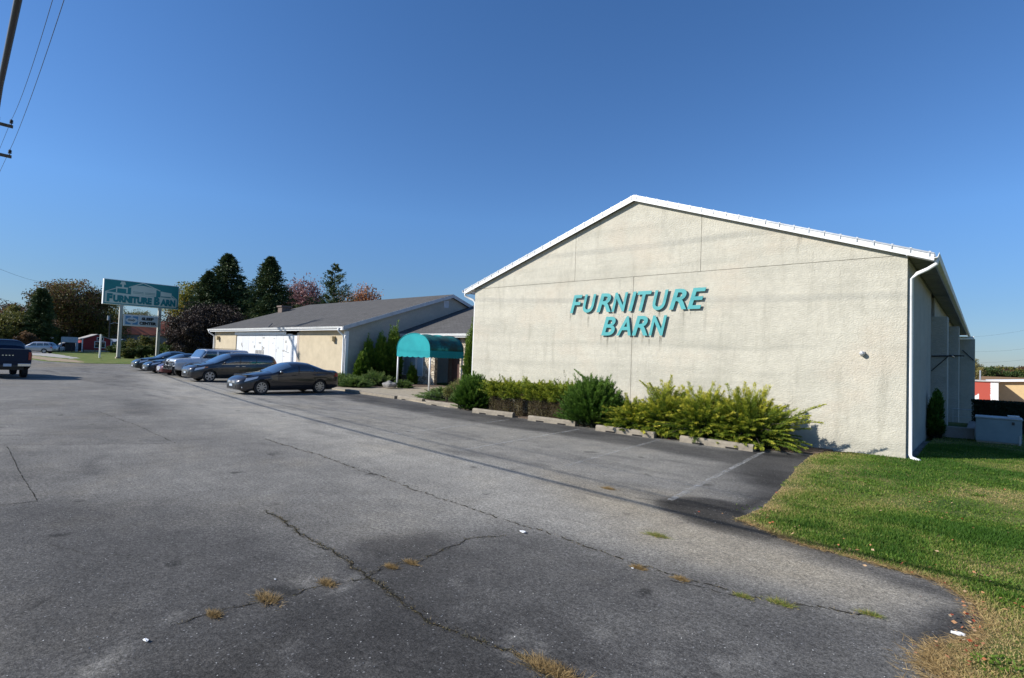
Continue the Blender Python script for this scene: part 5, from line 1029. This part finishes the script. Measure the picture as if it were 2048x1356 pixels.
for i, (px, ty, dp, rx, lab) in enumerate([(255, 695, 78, 1.05, 'round yew bush at the foot of the left sign post'), (284, 690, 80, 1.15, 'dark green shrub between the sign posts, behind the far sedans')]): broad(px, ty, dp, rx, 'clipped_bush', lab, 75+i, m_grn, .0, 50, 200, .15, cat='bush', mat2=m_dec if i == 0 else None)
# right background
broad(1943, 706, 150, 2.9, 'ash_tree', 'single pale yellow-green tree at the right end of the store building', 80, leafmat('pale_leaves', [(0, (.16, .15, .05)), (1, (.42, .36, .14))], .3), .15, 60, 90, .30, zbase=-2.2)
treeline = [(1925+i*9, 738+4*math.sin(i*1.9)+3*math.sin(i*.7), 300+20*math.sin(i), 6.5) for i in range(20)]
for i, (px, ty, dp, rx) in enumerate(treeline):
    broad(px, ty, dp, rx, 'treeline_tree', 'small round autumn tree in the distant line beyond the brown field', 90+i, [m_dec, m_rust, m_grn][i % 3], .02, 34, 60, .9, group='trees in the distant line beyond the field', zbase=1.6)
# ---------------------------------------------------------------- shrubs
def juniper(loc, rx, ry, H, seed, mat, label, name='juniper_shrub', n_b=230, per=150, up=.55, arch=.0, leaf=.055, tipy=.5, low=.05, flatt=1., wild=.12, group=None, cat='shrub', core=None, hang=0., fanw=.26, jit=.22, wf=.24, t0=.20):
    """branches leave the foot of the shrub and reach the hull; feathery sprays sit on their outer part"""
    global rng; rng = np.random.default_rng(seed); root = empty(name, (loc[0], loc[1], loc[2] if len(loc) > 2 else 0.03), 0, label, cat, group)
    PP = []; DD = []; TT = []; mb = MB()
    for k in range(n_b):
        a = rng.random()*6.283; el = math.asin(min(1, low+(1-low)*rng.random()**(1/ (1+up)))) ; r_ = 1+wild*rng.normal()
        e_ = np.array([math.cos(a)*math.cos(el)*rx, math.sin(a)*math.cos(el)*ry, math.sin(el)*H])*r_; e_[2] = max(e_[2], .05)
        s0 = np.array([e_[0]*.12, e_[1]*.12, 0]); c = s0*.5+e_*.5+np.array([0, 0, arch*H]) ; c[2] = max(c[2], 0.03)
        n = per; t_ = .35+.65*rng.random(n)**.75; p = ((1-t_)**2)[:, None]*s0+(2*t_*(1-t_))[:, None]*c+(t_**2)[:, None]*e_
        tg = unit((2*(1-t_))[:, None]*(c-s0)+(2*t_)[:, None]*(e_-c)); fan = (1.06-t_)*fanw*(rx+ry+H)/3+.010
        off = rng.normal(size=(n, 3))*np.array([1, 1, .45*flatt])*fan[:, None]*.42; off -= tg*(off*tg).sum(1)[:, None]*.6; p = p+off
        d = tg+unit(off+1e-6)*jit*1.9+rng.normal(size=(n, 3))*jit; d[:, 2] -= hang*t_
        p[:, 2] = np.maximum(p[:, 2], .015); PP.append(p); DD.append(d); TT.append(t0+rng.normal()*.07+tipy*(t_**3)*(.55+.45*math.sin(el)+.25*rng.normal())+rng.normal(size=n)*.09)
        if k % 4 == 0: mb.tube([s0, c, e_*.96], [.018, .01, .003], 4, cap=False)
    mb.build('stem', m_bark, root); PP = np.concatenate(PP); n = len(PP)
    fol('foliage', PP, np.concatenate(DD), leaf*(.5+.9*rng.random(n)), leaf*wf, np.concatenate(TT), mat, root)
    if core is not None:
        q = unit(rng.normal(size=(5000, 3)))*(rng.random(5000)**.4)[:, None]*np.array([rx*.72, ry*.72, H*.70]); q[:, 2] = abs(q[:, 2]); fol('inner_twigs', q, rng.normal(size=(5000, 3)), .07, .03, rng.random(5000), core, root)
    return root
m_gold = leafmat('golden_juniper', [(0, (.028, .060, .008)), (.35, (.10, .165, .016)), (.65, (.29, .33, .028)), (1, (.58, .54, .07))], .22)
m_dkj = leafmat('green_juniper', [(0, (.018, .045, .007)), (.5, (.055, .125, .014)), (1, (.14, .24, .03))], .15)
m_lowj = leafmat('low_juniper', [(0, (.035, .075, .016)), (.5, (.10, .17, .035)), (1, (.20, .26, .06))], .15)
m_core = leafmat('dead_inner', [(0, (.03, .022, .014)), (1, (.10, .07, .045))], 0)
m_arb = leafmat('arborvitae', [(0, (.018, .050, .006)), (.5, (.07, .145, .012)), (1, (.20, .28, .03))], .15)
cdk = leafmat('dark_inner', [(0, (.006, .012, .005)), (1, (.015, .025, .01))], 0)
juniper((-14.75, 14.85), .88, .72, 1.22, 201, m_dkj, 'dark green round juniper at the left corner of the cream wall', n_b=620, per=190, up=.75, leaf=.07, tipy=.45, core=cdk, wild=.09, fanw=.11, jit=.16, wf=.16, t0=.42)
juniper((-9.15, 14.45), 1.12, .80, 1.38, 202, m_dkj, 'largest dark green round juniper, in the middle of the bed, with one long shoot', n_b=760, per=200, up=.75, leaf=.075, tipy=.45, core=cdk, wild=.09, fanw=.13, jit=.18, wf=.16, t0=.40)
m_brn = leafmat('clipped_brown', [(0, (.06, .045, .025)), (.5, (.16, .115, .07)), (1, (.20, .18, .06))], .1)
def hedge(loc, x0, x1, y0, y1, H, seed, label):
    global rng; rng = np.random.default_rng(seed); root = empty('clipped_juniper', (loc[0], loc[1], .03), 0, label, 'shrub', 'clipped junipers with brown bare fronts')
    n = 11000; q = np.c_[rng.uniform(x0, x1, n), rng.uniform(y0, y1, n), rng.random(n)*H*.68]; face = rng.random(n) < .6; q[face, 1] = y0+abs(rng.normal(size=face.sum()))*.05+.05*np.sin(q[face, 0]*6)
    fol('bare_front', q, rng.normal(size=(n, 3))*.6+np.array([0, -.5, .3]), .05+.04*rng.random(n), .012, rng.random(n), m_brn, root)
    PP = []; DD = []; TT = []
    for k in range(620):
        c = np.array([rng.uniform(x0-.05, x1+.05), rng.uniform(y0-.08, y1), H*(.50+.40*rng.random())]); d = unit(np.array([rng.normal()*.7, -.5+rng.normal()*.5, .32+.2*rng.random()])); ln = .16+.26*rng.random()
        m = 90; t_ = rng.random(m); PP.append(c+np.outer(t_*ln, d)+rng.normal(size=(m, 3))*np.array([.045, .045, .02])*(1.1-t_)[:, None]); DD.append(d+rng.normal(size=(m, 3))*.35); TT.append(.38+.55*t_*rng.random(m)+rng.normal()*.08)
    PP = np.concatenate(PP); fol('foliage', PP, np.concatenate(DD), .05+.04*rng.random(len(PP)), .013, np.concatenate(TT), m_gold, root)
    mb = MB()
    for k in range(12): x = rng.uniform(x0, x1); y_ = rng.uniform(y0+.2, y1-.1); mb.tube([(x, y_, 0), (x+rng.normal()*.1, y_-.05, H*.35), (x+rng.normal()*.2, y_, H*.7)], [.025, .018, .008], 5)
    mb.build('stem', m_bark, root)
hedge((-12.6, 14.75), -.95, .62, -.32, .65, 1.12, 211, 'clipped yellow-topped juniper with bare brown front, left one, beside the corner juniper')
hedge((-10.95, 14.65), -.70, .85, -.32, .7, 1.18, 212, 'clipped yellow-topped juniper with bare brown front, right one, beside the largest dark juniper')
gj = [(-7.65, 14.35, .95, .62, .72, 'lowest golden juniper, right beside the largest dark juniper'), (-6.75, 14.5, 1.1, .75, 1.15, 'golden juniper second from the dark one, with tall yellow tips'), (-5.65, 14.45, 1.2, .80, 1.15, 'golden juniper in the middle of the golden row'), (-4.55, 14.55, 1.12, .85, 1.22, 'golden juniper at the right end of the row with a long yellow branch')]
for i, (x, y_, rx, ry, H, lab) in enumerate(gj):
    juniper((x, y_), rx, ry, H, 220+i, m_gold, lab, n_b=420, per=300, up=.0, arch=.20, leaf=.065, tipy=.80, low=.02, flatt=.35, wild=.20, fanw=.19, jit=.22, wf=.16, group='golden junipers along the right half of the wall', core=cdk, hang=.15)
def sprig(loc, dirs, seed, mat, label, leaf=.05, name='juniper_shoot'):
    global rng; rng = np.random.default_rng(seed); root = empty(name, loc, 0, label, 'shrub'); PP = []; DD = []; TT = []; mb = MB()
    for d in dirs:
        d = np.array(d, float); m = 420; t_ = rng.random(m); wv_ = np.array([0, 0, -.12]); mb.tube([(0, 0, 0), d*.5+(0, 0, .04), d], [.012, .007, .002], 4)
        p = np.outer(t_, d)+np.outer(np.sin(t_*3.14)*.06, (0, 0, 1)); PP.append(p+rng.normal(size=(m, 3))*.035*(1.15-t_)[:, None]); DD.append(unit(d)+rng.normal(size=(m, 3))*.4); TT.append(.35+.5*t_)
    mb.build('stem', m_bark, root); PP = np.concatenate(PP); fol('foliage', PP, np.concatenate(DD), leaf*(.6+.8*rng.random(len(PP))), leaf*.24, np.concatenate(TT), mat, root)
    return root
sprig((-3.75, 14.35, .65), [(.95, -.05, .55), (.70, -.3, .28), (.85, .2, .1)], 231, m_gold, 'long yellow branches reaching right from the end of the golden row')
sprig((-6.9, 14.3, .9), [(-.55, -.1, .60), (-.2, -.2, .55), (.5, -.1, .50)], 232, m_gold, 'upright yellow shoots above the golden junipers')
sprig((-9.1, 14.4, 1.1), [(-.75, 0, .62), (-.45, -.1, .48), (.7, 0, .25)], 233, m_dkj, 'long arching dark shoots on top of the largest dark juniper')
# thin weeds above the clipped junipers
def weed(loc, H, seed, label, mat=None, n=5):
    global rng; rng = np.random.default_rng(seed); root = empty('tall_weed', loc, 0, label, 'weed', 'tall weeds growing in the planting bed'); mb = MB(); PP = []
    for k in range(n):
        e_ = np.array([rng.normal()*.16*H, rng.normal()*.1*H, H*(.75+.25*rng.random())]); mb.tube([(0, 0, 0), e_*.5+rng.normal(size=3)*.02, e_], [.008, .006, .002], 4)
        for j in range(50): PP.append(e_*(.45+.55*rng.random())+rng.normal(size=3)*.045)
    mb.build('stem', m_bark, root); PP = np.array(PP); fol('foliage', PP, rng.normal(size=PP.shape), .05+.03*rng.random(len(PP)), .022, .2+.5*rng.random(len(PP)), mat or m_grn, root)
weed((-10.35, 14.9, .03), 1.75, 241, 'tallest weed with dark leaves above the right clipped juniper', n=2)
weed((-11.0, 14.8, .03), 1.45, 242, 'shorter dark weed above the clipped junipers', n=3)
m_wd = leafmat('pale_weed', [(0, (.10, .12, .03)), (1, (.33, .32, .10))], .3)
for i, (x, y_, H, lab) in enumerate([(-17.0, 16.4, .85, 'yellowish weed clump left of the corner juniper'), (-18.0, 17.2, .95, 'yellowish weed clump between corner juniper and awning'), (-19.2, 17.9, .75, 'yellowish weed clump at the foot of the right awning post'), (-17.4, 15.9, .7, 'yellowish weeds at the walk edge next to the corner juniper')]): weed((x, y_, .03), H, 250+i, lab, m_wd, 22)
juniper((-18.4, 16.6), 1.7, .6, .38, 260, m_lowj, 'low green ground juniper on the walk edge left of the corner juniper', n_b=150, per=110, up=0, leaf=.06, name='ground_juniper', core=cdk)
juniper((-19.9, 18.2), 1.3, .9, .45, 261, m_lowj, 'low green mound at the right awning post', n_b=140, per=110, up=.1, leaf=.06, name='ground_juniper', core=cdk)
# arborvitae beside the long building's side wall, tall cluster
arb = [(-31.2, 21.3, .50, 2.6, 'arborvitae at the left of the group, against the shaded side wall'), (-30.35, 22.7, .62, 3.4, 'tallest arborvitae, right of the group under the eave'), (-30.8, 20.6, .50, 1.8, 'arborvitae in front, left of the group'), (-30.75, 22.0, .60, 3.0, 'arborvitae in the middle of the group')]
for i, (x, y_, rx, H, lab) in enumerate(arb): juniper((x, y_, .05), rx, rx, H, 270+i, m_arb, lab, 'arborvitae', n_b=330, per=130, up=.9, arch=.14, leaf=.12, tipy=.75, low=.0, wild=.10, group='arborvitae by the long building', cat='shrub', core=cdk)
juniper((-21.0, 20.9, .03), .42, .5, 3.2, 281, m_arb, 'tall narrow arborvitae beside the right rear of the awning, next to the store corner', 'arborvitae', n_b=300, per=130, up=.9, arch=.14, leaf=.11, tipy=.8, low=.0, core=cdk)
for i, (x, y_, rx, ry, H, lab) in enumerate([(-30.6, 19.2, 1.3, 1.0, .60, 'low spreading juniper at the corner of the long building'), (-29.4, 17.9, 1.4, .9, .52, 'low spreading juniper by the walk, left of the boulder'), (-28.4, 19.9, 1.4, 1.0, .80, 'low spreading juniper behind the boulder'), (-27.3, 17.9, 1.0, .9, .50, 'low spreading juniper between boulder and awning post')]):
    juniper((x, y_, .05), rx, ry, H, 290+i, m_lowj, lab, 'ground_juniper', n_b=190, per=120, up=0, leaf=.07, tipy=.6, group='low junipers in the entrance bed', core=cdk)
_g = G(803, 777); juniper((_g[0], _g[1], .05), .8, .6, .42, 297, m_lowj, 'low green juniper at the foot of the left awning post', 'ground_juniper', n_b=130, per=110, up=0, leaf=.06, core=cdk)
juniper((-28.9, 23.2, .05), .36, .36, 1.15, 298, m_arb, 'small bushy shrub below the curtained window', n_b=200, per=120, up=.6, leaf=.08, tipy=.5, core=cdk)
# shaded shrub at the side wall
juniper((-1.17, 21.6, .02), .19, .42, 1.35, 299, m_dkj, 'dark leafy plant against the shaded side wall of the store', n_b=130, per=110, up=.9, leaf=.10, core=cdk)
# ================================================================== BACKGROUND BUILDINGS
def AX(px, dp, z=0): P = BASE(px, dp, z); return P
def house(px, dp, Wd, Dp, he, hr, rz, wallm, roofm, name, label, cat='building', z=0., wins=(), trim=None, base=None, ridge='x'):
    P = BASE(px, dp, z); root = empty(name, (P[0], P[1], z), rz, label, cat); w2, d2 = Wd/2, Dp/2
    mb = MB()
    if ridge == 'x': mb.prism([(-d2, 0), (d2, 0), (d2, he), (0, hr), (-d2, he)], 'x', -w2, w2)
    else: mb.prism([(-w2, 0), (w2, 0), (w2, he), (0, hr), (-w2, he)], 'y', -d2, d2)
    mb.build('wall', wallm, root); mb = MB()
    for s_ in (-1, 1):
        half = (d2 if ridge == 'x' else w2); o_ = .3; sl_ = (hr-he)/half; e1 = (s_*(half+o_), he-sl_*o_)
        pl = [(0, hr+.03), (e1[0], e1[1]+.03), (e1[0], e1[1]+.17), (0, hr+.17)]; pl = pl if s_ < 0 else pl[::-1]
        mb.prism(pl, ridge, -(w2 if ridge == 'x' else d2)-.3, (w2 if ridge == 'x' else d2)+.3)
    mb.build('roof', roofm, root)
    for (side_, u, zc, ww, wh) in wins:
        mb = MB(); fr = MB()
        if side_ == 'f': mb.box(u-ww/2, u+ww/2, -d2-.05, -d2-.02, zc-wh/2, zc+wh/2); fr.box(u-ww/2-.12, u+ww/2+.12, -d2-.018, -d2-.002, zc-wh/2-.12, zc+wh/2+.12); fr.box(u-.03, u+.03, -d2-.07, -d2-.052, zc-wh/2, zc+wh/2)
        else: mb.box(w2+.02, w2+.05, u-ww/2, u+ww/2, zc-wh/2, zc+wh/2); fr.box(w2+.002, w2+.018, u-ww/2-.12, u+ww/2+.12, zc-wh/2-.12, zc+wh/2+.12); fr.box(w2+.052, w2+.07, u-.04, u+.04, zc-wh/2, zc+wh/2)
        wo = mb.build('window', m_glass, root); fr.build('frame', m_white, wo)
    if trim:
        mb = MB()
        for sx_ in (-1, 1):
            for sy__ in (-1, 1): mb.box(sx_*w2-.1, sx_*w2+.1, sy__*d2-.1, sy__*d2+.1, 0, he)
        mb.build('corner_trim', m_white, root)
    if base: mb = MB(); mb.box(-w2-.05, w2+.05, -d2-.05, d2+.05, 0, base); mb.build('foundation', m_concrete, root)
    return root
m_redw = simple('red_boards', (.28, .018, .022), .7, .12, 3, stretch=(6, 6, .3)); m_tan = simple('tan_render', (.48, .36, .22), .9, .08); m_orr = simple('orange_roof', (.42, .105, .045), .85, .1, 2); m_greyr = simple('grey_roof', (.36, .34, .32), .7, .12)
rz0 = math.radians(0)
house(187, 128, 5.2, 5.4, 2.9, 4.0, rz0, m_redw, m_greyr, 'red_shed', 'small bright red shed with white window frame and pale roof', 'shed', wins=[('r', .6, 1.75, 1.9, 1.3), ('r', .6, 3.1, 1.1, .5)], trim=True, base=.45)
house(160, 134, 3.5, 3.6, 2.3, 3.1, rz0, simple('shade_boards', (.10, .06, .05), .8), m_greyr, 'side_shed', 'low dark shed attached left of the red shed', 'shed')
house(228, 132, 5.5, 5., 2.2, 3.1, math.radians(20), simple('blue_grey_wall', (.06, .08, .10), .7), simple('blue_roof', (.16, .20, .25), .6), 'grey_shed', 'dark shed with blue-grey roof between red shed and left sign post', 'shed')
house(301, 170, 30, 12, 5.2, 9.6, math.radians(90+4), simple('taupe_wall', (.20, .17, .15), .9, .08), m_orr, 'tan_house', 'long house with orange roof and sunlit tan end behind the white panel', 'house', wins=[('f', -4., 3.6, 1.0, 1.0)])
house(248, 176, 5, 5, 6.8, 8.6, math.radians(90), m_tan, m_orr, 'tan_annex', 'sunlit tan gable end left of the orange-roofed house', 'house')
house(250, 235, 12, 9, 14.5, 15.2, math.radians(5), simple('dark_mass', (.02, .022, .028), .8), simple('dark_roof', (.025, .025, .03), .8), 'dark_building', 'dark flat-topped building showing between the tall sign and the white panel', 'building')
house(6, 108, 8, 6, 3.6, 4.6, 0, simple('far_grey_wall', (.16, .15, .16), .8), simple('teal_roof', (.16, .33, .33), .6), 'green_roofed_building', 'building with pale green roof at the left edge above the pickup', 'building')
# arched shelter + sign boards near the red shed
P = BASE(131, 126); root = empty('arched_shelter', (P[0], P[1], .03), 0, 'small white arched open shelter left of the dark shed', 'shelter')
mb = MB(); pts = [(1.9*math.cos(a), 2.0*math.sin(a)) for a in np.linspace(0, math.pi, 17)]; inn = [(1.65*math.cos(a), 1.75*math.sin(a)) for a in np.linspace(math.pi, 0, 17)]; mb.prism((pts+inn), 'x', -1.2, 1.2); mb.build('arch', simple('shelter_grey', (.42, .43, .44), .6), root)
mb = MB(); mb.box(-1.3, -1.1, -1.55, 1.55, 0, 1.7); mb.build('back_panel', simple('rust_panel', (.10, .04, .03), .8), root)
P = BASE(139, 122); root = empty('notice_board', (P[0], P[1], .03), 0, 'grey-white notice board standing over the arched shelter', 'sign'); mb = MB(); mb.box(-.1, .1, -1.6, 1.4, 2.0, 3.2); mb.build('board', simple('board_grey', (.50, .54, .57), .6), root); mb = MB(); mb.box(-.12, .12, 1.0, 1.45, 0, 1.99); mb.box(-.1, .1, -1.55, -1.4, 0, 1.99); mb.build('post', simple('board_post', (.45, .47, .5), .6), root)
P = BASE(155, 124); root = empty('dark_fence', (P[0], P[1], .03), 0, 'dark panel fence between the arched shelter and the red shed', 'fence')
mb = MB(); mb.box(-.05, .05, -2.2, 2.0, .1, 2.0); mb.build('panel', simple('fence_dark', (.035, .035, .045), .8), root); mb = MB(); [mb.box(-.1, .1, y_-.08, y_+.08, 0, 2.1) for y_ in (-2.2, -.1, 2.0)]; mb.build('post', m_blackpl, root)
P = BASE(72, 125); root = empty('white_trailer', (P[0], P[1], 0), .3, 'white boxy trailer behind the silver vehicle', 'trailer'); mb = MB(); mb.box(-2, 2, -2.4, 2.4, 1.0, 3.1); mb.build('box', m_white, root); mb = MB(); mb.box(-.4, .4, -.5, .3, 3.11, 3.8); mb.build('roof_unit', m_white, root); mb = MB(); [mb.lathe([(.4, -.15), (.4, .15)], (0, y_, .4), 'x', 14) for y_ in (-1.2, 1.2)]; mb.box(-1.5, 1.5, -2.2, 2.2, .6, .99); mb.build('wheels', m_black, root)
P = BASE(347, 108); root = empty('cargo_crate', (P[0], P[1], 0), 0, 'pale slatted cargo frame right of the white van', 'crate'); mb = MB(); mb.box(-.8, .8, -1.3, 1.3, 1.25, 2.0); mb.build('load', simple('pale_load', (.50, .46, .38), .8, .2, 4), root); mb = MB(); [mb.box(x-.06, x+.06, y_-.06, y_+.06, 0, 1.249) for x in (-.7, .7) for y_ in (-1.2, 1.2)]; mb.build('leg', m_metal, root)
# picket rail before the red shed
P = BASE(190, 118); root = empty('rail_fence', (P[0], P[1], .03), 0, 'thin dark rail fence in front of the red shed', 'fence'); mb = MB()
for k in range(9): mb.box(-.06, .06, -8.1+k*2, -7.98+k*2, 0, .95)
mb.build('post', m_blackpl, root); mb = MB(); mb.box(-.02, .02, -8.1, 8, .55, .6); mb.build('rail', m_blackpl, root)
# utility post with lamp by the shed
P = BASE(216, 134); root = empty('street_lamp', (P[0], P[1], 0), 0, 'dark utility post with small lamp arm right of the red shed', 'street lamp'); mb = MB(); mb.tube([(0, 0, 0), (0, 0, 9.3)], [.17, .12], 8); mb.build('pole', m_blackpl, root)
mb = MB(); mb.tube([(0, 0, 6.9), (0, .9, 7.3), (0, 1.6, 7.2)], .06, 6); mb.build('lamp_arm', m_metal, root); mb = MB(); mb.box(-.15, .15, 1.5, 2.1, 7.08, 7.22); mb.build('lamp_head', m_metal, root); mb = MB(); mb.box(-.2, .2, -.55, -.2, 7.8, 8.9); mb.build('transformer', m_metal, root)
# right: red building with white mural, tan building
P = BASE(1950, 64, -2.1); t = NT('mural_wall'); sp = t.n.new('ShaderNodeSeparateXYZ'); t.l.new(t.pos(), sp.inputs[0])
zz = t.math('SUBTRACT', sp.outputs[2], t.math('MULTIPLY', t.math('SINE', t.math('MULTIPLY', sp.outputs[0], 2.6)), .35)); msk = t.ramp(t.math('ADD', zz, t.math('MULTIPLY', t.noise(2.2, 4), .5)), [(.0, 0.), (.5, 0.)])
gt = t.math('LESS_THAN', t.math('ADD', zz, t.math('MULTIPLY', t.noise(1.6, 4), .7)), 2.05)
gt2 = t.math('MULTIPLY', gt, t.math('LESS_THAN', sp.outputs[0], .35)); gt3 = t.math('MAXIMUM', gt2, t.math('GREATER_THAN', t.math('ADD', sp.outputs[0], t.math('MULTIPLY', t.noise(3, 3), .4)), 1.55))
m_mural = t.done(t.mix(gt3, (.42, .085, .06), (.72, .72, .71)), .85, 0, .2)
root = empty('red_painted_building', (P[0], P[1]+4, -2.1), 0, 'red painted wall with white painted shapes beyond the hedge', 'building')
mb = MB(); mb.box(-9, 2.05, -4, 6, 0, 3.42); mb.build('wall', m_mural, root); mb = MB(); mb.box(-9.2, 2.15, -4.15, 6, 3.423, 3.56); mb.build('roof_edge', simple('edge_grey', (.42, .40, .38), .7), root)
P2 = BASE(2030, 64, -2.1); root = empty('tan_warehouse', (P2[0], P2[1]+3, -2.1), 0, 'tan block building with white roof edge at the right border', 'building')
mb = MB(); mb.prism([(-1.95, 0), (14, 0), (14, 4.4), (-1.95, 3.4)], 'y', -3, 9); mb.build('wall', simple('tan_brick', (.58, .42, .22), .85, .06), root); mb = MB(); mb.prism([(-2.6, 3.38), (14.3, 4.44), (14.3, 4.66), (-2.6, 3.60)], 'y', -3.5, 9.2); mb.build('roof', m_white, root)
mb = MB(); mb.box(-2.6, -1.96, -2.9, 8, 0, 3.3); mb.build('end_wall', simple('end_grey', (.45, .44, .42), .8), root)
mb = MB(); mb.tube([(0, 0, 0), (0, 0, 3.9)], .09, 8); o = mb.build('vent_pipe', m_metal); Pq = BASE(1964, 72, -2.1); o.location = (Pq[0]-.2, Pq[1], -1.2); tag(o, 'short pale vent pipe above the red painted building', 'pipe')
m_hd = leafmat('clipped_hedge', [(0, (.008, .018, .008)), (1, (.025, .042, .018))], .1)
rng = np.random.default_rng(5); root = empty('clipped_hedge', (.9, 26.6, -.05), 0, 'dark clipped box hedge behind the utility cabinet', 'hedge')
n = 30000; q = np.c_[rng.uniform(-1.28, 2.2, n), rng.uniform(-.5, .5, n), rng.uniform(0, 1.14, n)]; f_ = rng.integers(0, 3, n); q[f_ == 0, 2] = 1.14-.03*rng.random((f_ == 0).sum()); q[f_ == 1, 1] = -.5+.03*rng.random((f_ == 1).sum())
fol('foliage', q, rng.normal(size=(n, 3)), .05, .03, rng.random(n), m_hd, root)
mb = MB(); mb.box(-1.22, 2.14, -.44, .44, -.1, 1.08); mb.build('inner_growth', simple('hedge_inner', (.010, .018, .010), .95, .3, 20), root)
mb = MB(); mb.tube([(-1.25, 0, 0), (-1.25, 0, 1.25), (4, 0, 1.25), (4, 0, 0)], .025, 6); [mb.tube([(x, 0, 0), (x, 0, 1.25)], .018, 5) for x in (0, 1.3, 2.6)]; mb.tube([(-1.25, 0, .9), (4, 0, .9)], .015, 5); o = mb.build('hand_rail', m_metal); o.location = (.1, 33, -.85); tag(o, 'thin metal hand rail behind the hedge', 'railing')
# little lilac branch reaching in at the right edge
# ================================================================== WIRES AND POLE
def catenary(a, b, sag, n=40): a, b = np.array(a, float), np.array(b, float); return [tuple(a+(b-a)*k/n-np.array([0, 0, sag*4*(k/n)*(1-k/n)])) for k in range(n+1)]
def wire(path, r, label, grp=None, mat=None): mb = MB(); mb.tube(path, r, 6); o = mb.build('overhead_wire', mat or m_wire, smooth=True); tag(o, label, 'wire', grp)
m_wire = simple('wire_dark', (.015, .015, .018), .5)
PXp, PYp = -51.5, 3.75
root = empty('utility_pole', (PXp, PYp, 0), 0, 'tall wooden utility pole just beyond the left edge with two crossarms reaching in', 'utility pole')
mb = MB(); mb.tube([(0, 0, 0), (0, 0, 17.9)], [.19, .12], 10); mb.build('pole', m_wood, root)
D1, D2 = ray(26, 254), ray(23, 314); e1 = D1*(PXp/D1[0])+np.array([0, 0, CAMZ]); e2 = D2*(PXp/D2[0])+np.array([0, 0, CAMZ])
for e_ in (e1, e2):
    ly = e_[1]-PYp; mb = MB(); mb.box(-.07, .07, -ly, ly, e_[2]-.10, e_[2]+.10); ca = mb.build('crossarm', m_wood, root)
    for yy in (ly-.10, -ly+.10, ly*.45, -ly*.45):
        mb = MB(); mb.lathe([(.03, 0), (.03, .12), (.10, .13), (.11, .2), (.05, .22), (.10, .26), (.10, .33), (.03, .4)], (0, yy, e_[2]+.101), 'z', 10); mb.build('insulator', m_blackpl, ca)
w1b = ray(105, 0); w2b = ray(128, 0); A1 = w1b*(13.2/w1b[2])+np.array([0, 0, CAMZ]); A2 = w2b*(11.6/w2b[2])+np.array([0, 0, CAMZ])
def wire_thru(pole, A, label):   # from the pole through A, on past the camera, slightly sagging
    pole = np.array(pole); d = A-pole; e_ = pole+d*2.1; e_[2] = pole[2]-.3; f = 1/2.1; sag = (pole[2]+(e_[2]-pole[2])*f-A[2])/(4*f*(1-f)); wire(catenary(pole, e_, sag, 60), .011, label, 'thin power lines from the crossarm ends')
wire_thru((PXp, e1[1]-.1, e1[2]+.5), A1, 'thin power line from the end of the upper crossarm'); wire_thru((PXp, e2[1]-.1, e2[2]+.5), A2, 'thin power line from the end of the lower crossarm')
d2_ = ray(-25, 500); wire(catenary((PXp, e1[1]-.1, e1[2]+.5), (-120, 6.2, 15.5), .8), .011, 'upper power line running on beyond the pole'); wire(catenary((PXp, e2[1]-.1, e2[2]+.5), (-120, 6.0, 13.2), .8), .011, 'lower power line running on beyond the pole')
c1 = ray(36, 0); c2 = ray(1, 168); h1 = 2.95; Q1 = c1*(h1/c1[2])+np.array([0, 0, CAMZ]); Q2 = c2*(h1*1.0/c2[2])+np.array([0, 0, CAMZ]); dq = unit(Q2-Q1)
pth = [tuple(Q1-dq*9+np.array([0, 0, .5])), tuple(Q1-dq*4+np.array([0, 0, .15])), tuple(Q1), tuple(Q2)]
L_ = np.array([PXp, PYp-.1, 7.2])-Q2
for k in range(1, 13): u = k/12; pth.append(tuple(Q2+L_*u-np.array([0, .0, L_[2]*(u-u**1.6)])))
wire(pth, .028, 'thick black communication cable overhead in the top left corner')
wire([(x_, y_-.35, z_+.75) for x_, y_, z_ in pth], .014, 'second black cable beside the thick one at the top left edge')
wire([(x_, y_-.45, z_+1.6) for x_, y_, z_ in pth], .009, 'thin pale cable between the two black cables')
a = AT(-40, 520, 60); b = AT(95, 566, 95); wire(catenary(a, b, .4), .016, 'upper slack wire running down to the trees at far left'); a = AT(-40, 578, 60); b = AT(40, 606, 95); wire(catenary(a, b, .3), .016, 'lower slack wire running down to the trees at far left')
for k, (ya, yb) in enumerate(((671, 648), (700, 690), (722, 712))): a = AT(1938, ya+3, 140); b = AT(2120, yb-4, 120); wire(catenary(a, b, .6), .012, ['upper', 'middle', 'lower'][k]+' distant wire in the sky at the right')
wire([tuple(AT(360, 634+k_, 130)) if s else tuple(AT(270, 628+k_, 130)) for k_, s in ((0, 0), (0, 1))], .02, 'distant wire below the tall sign')
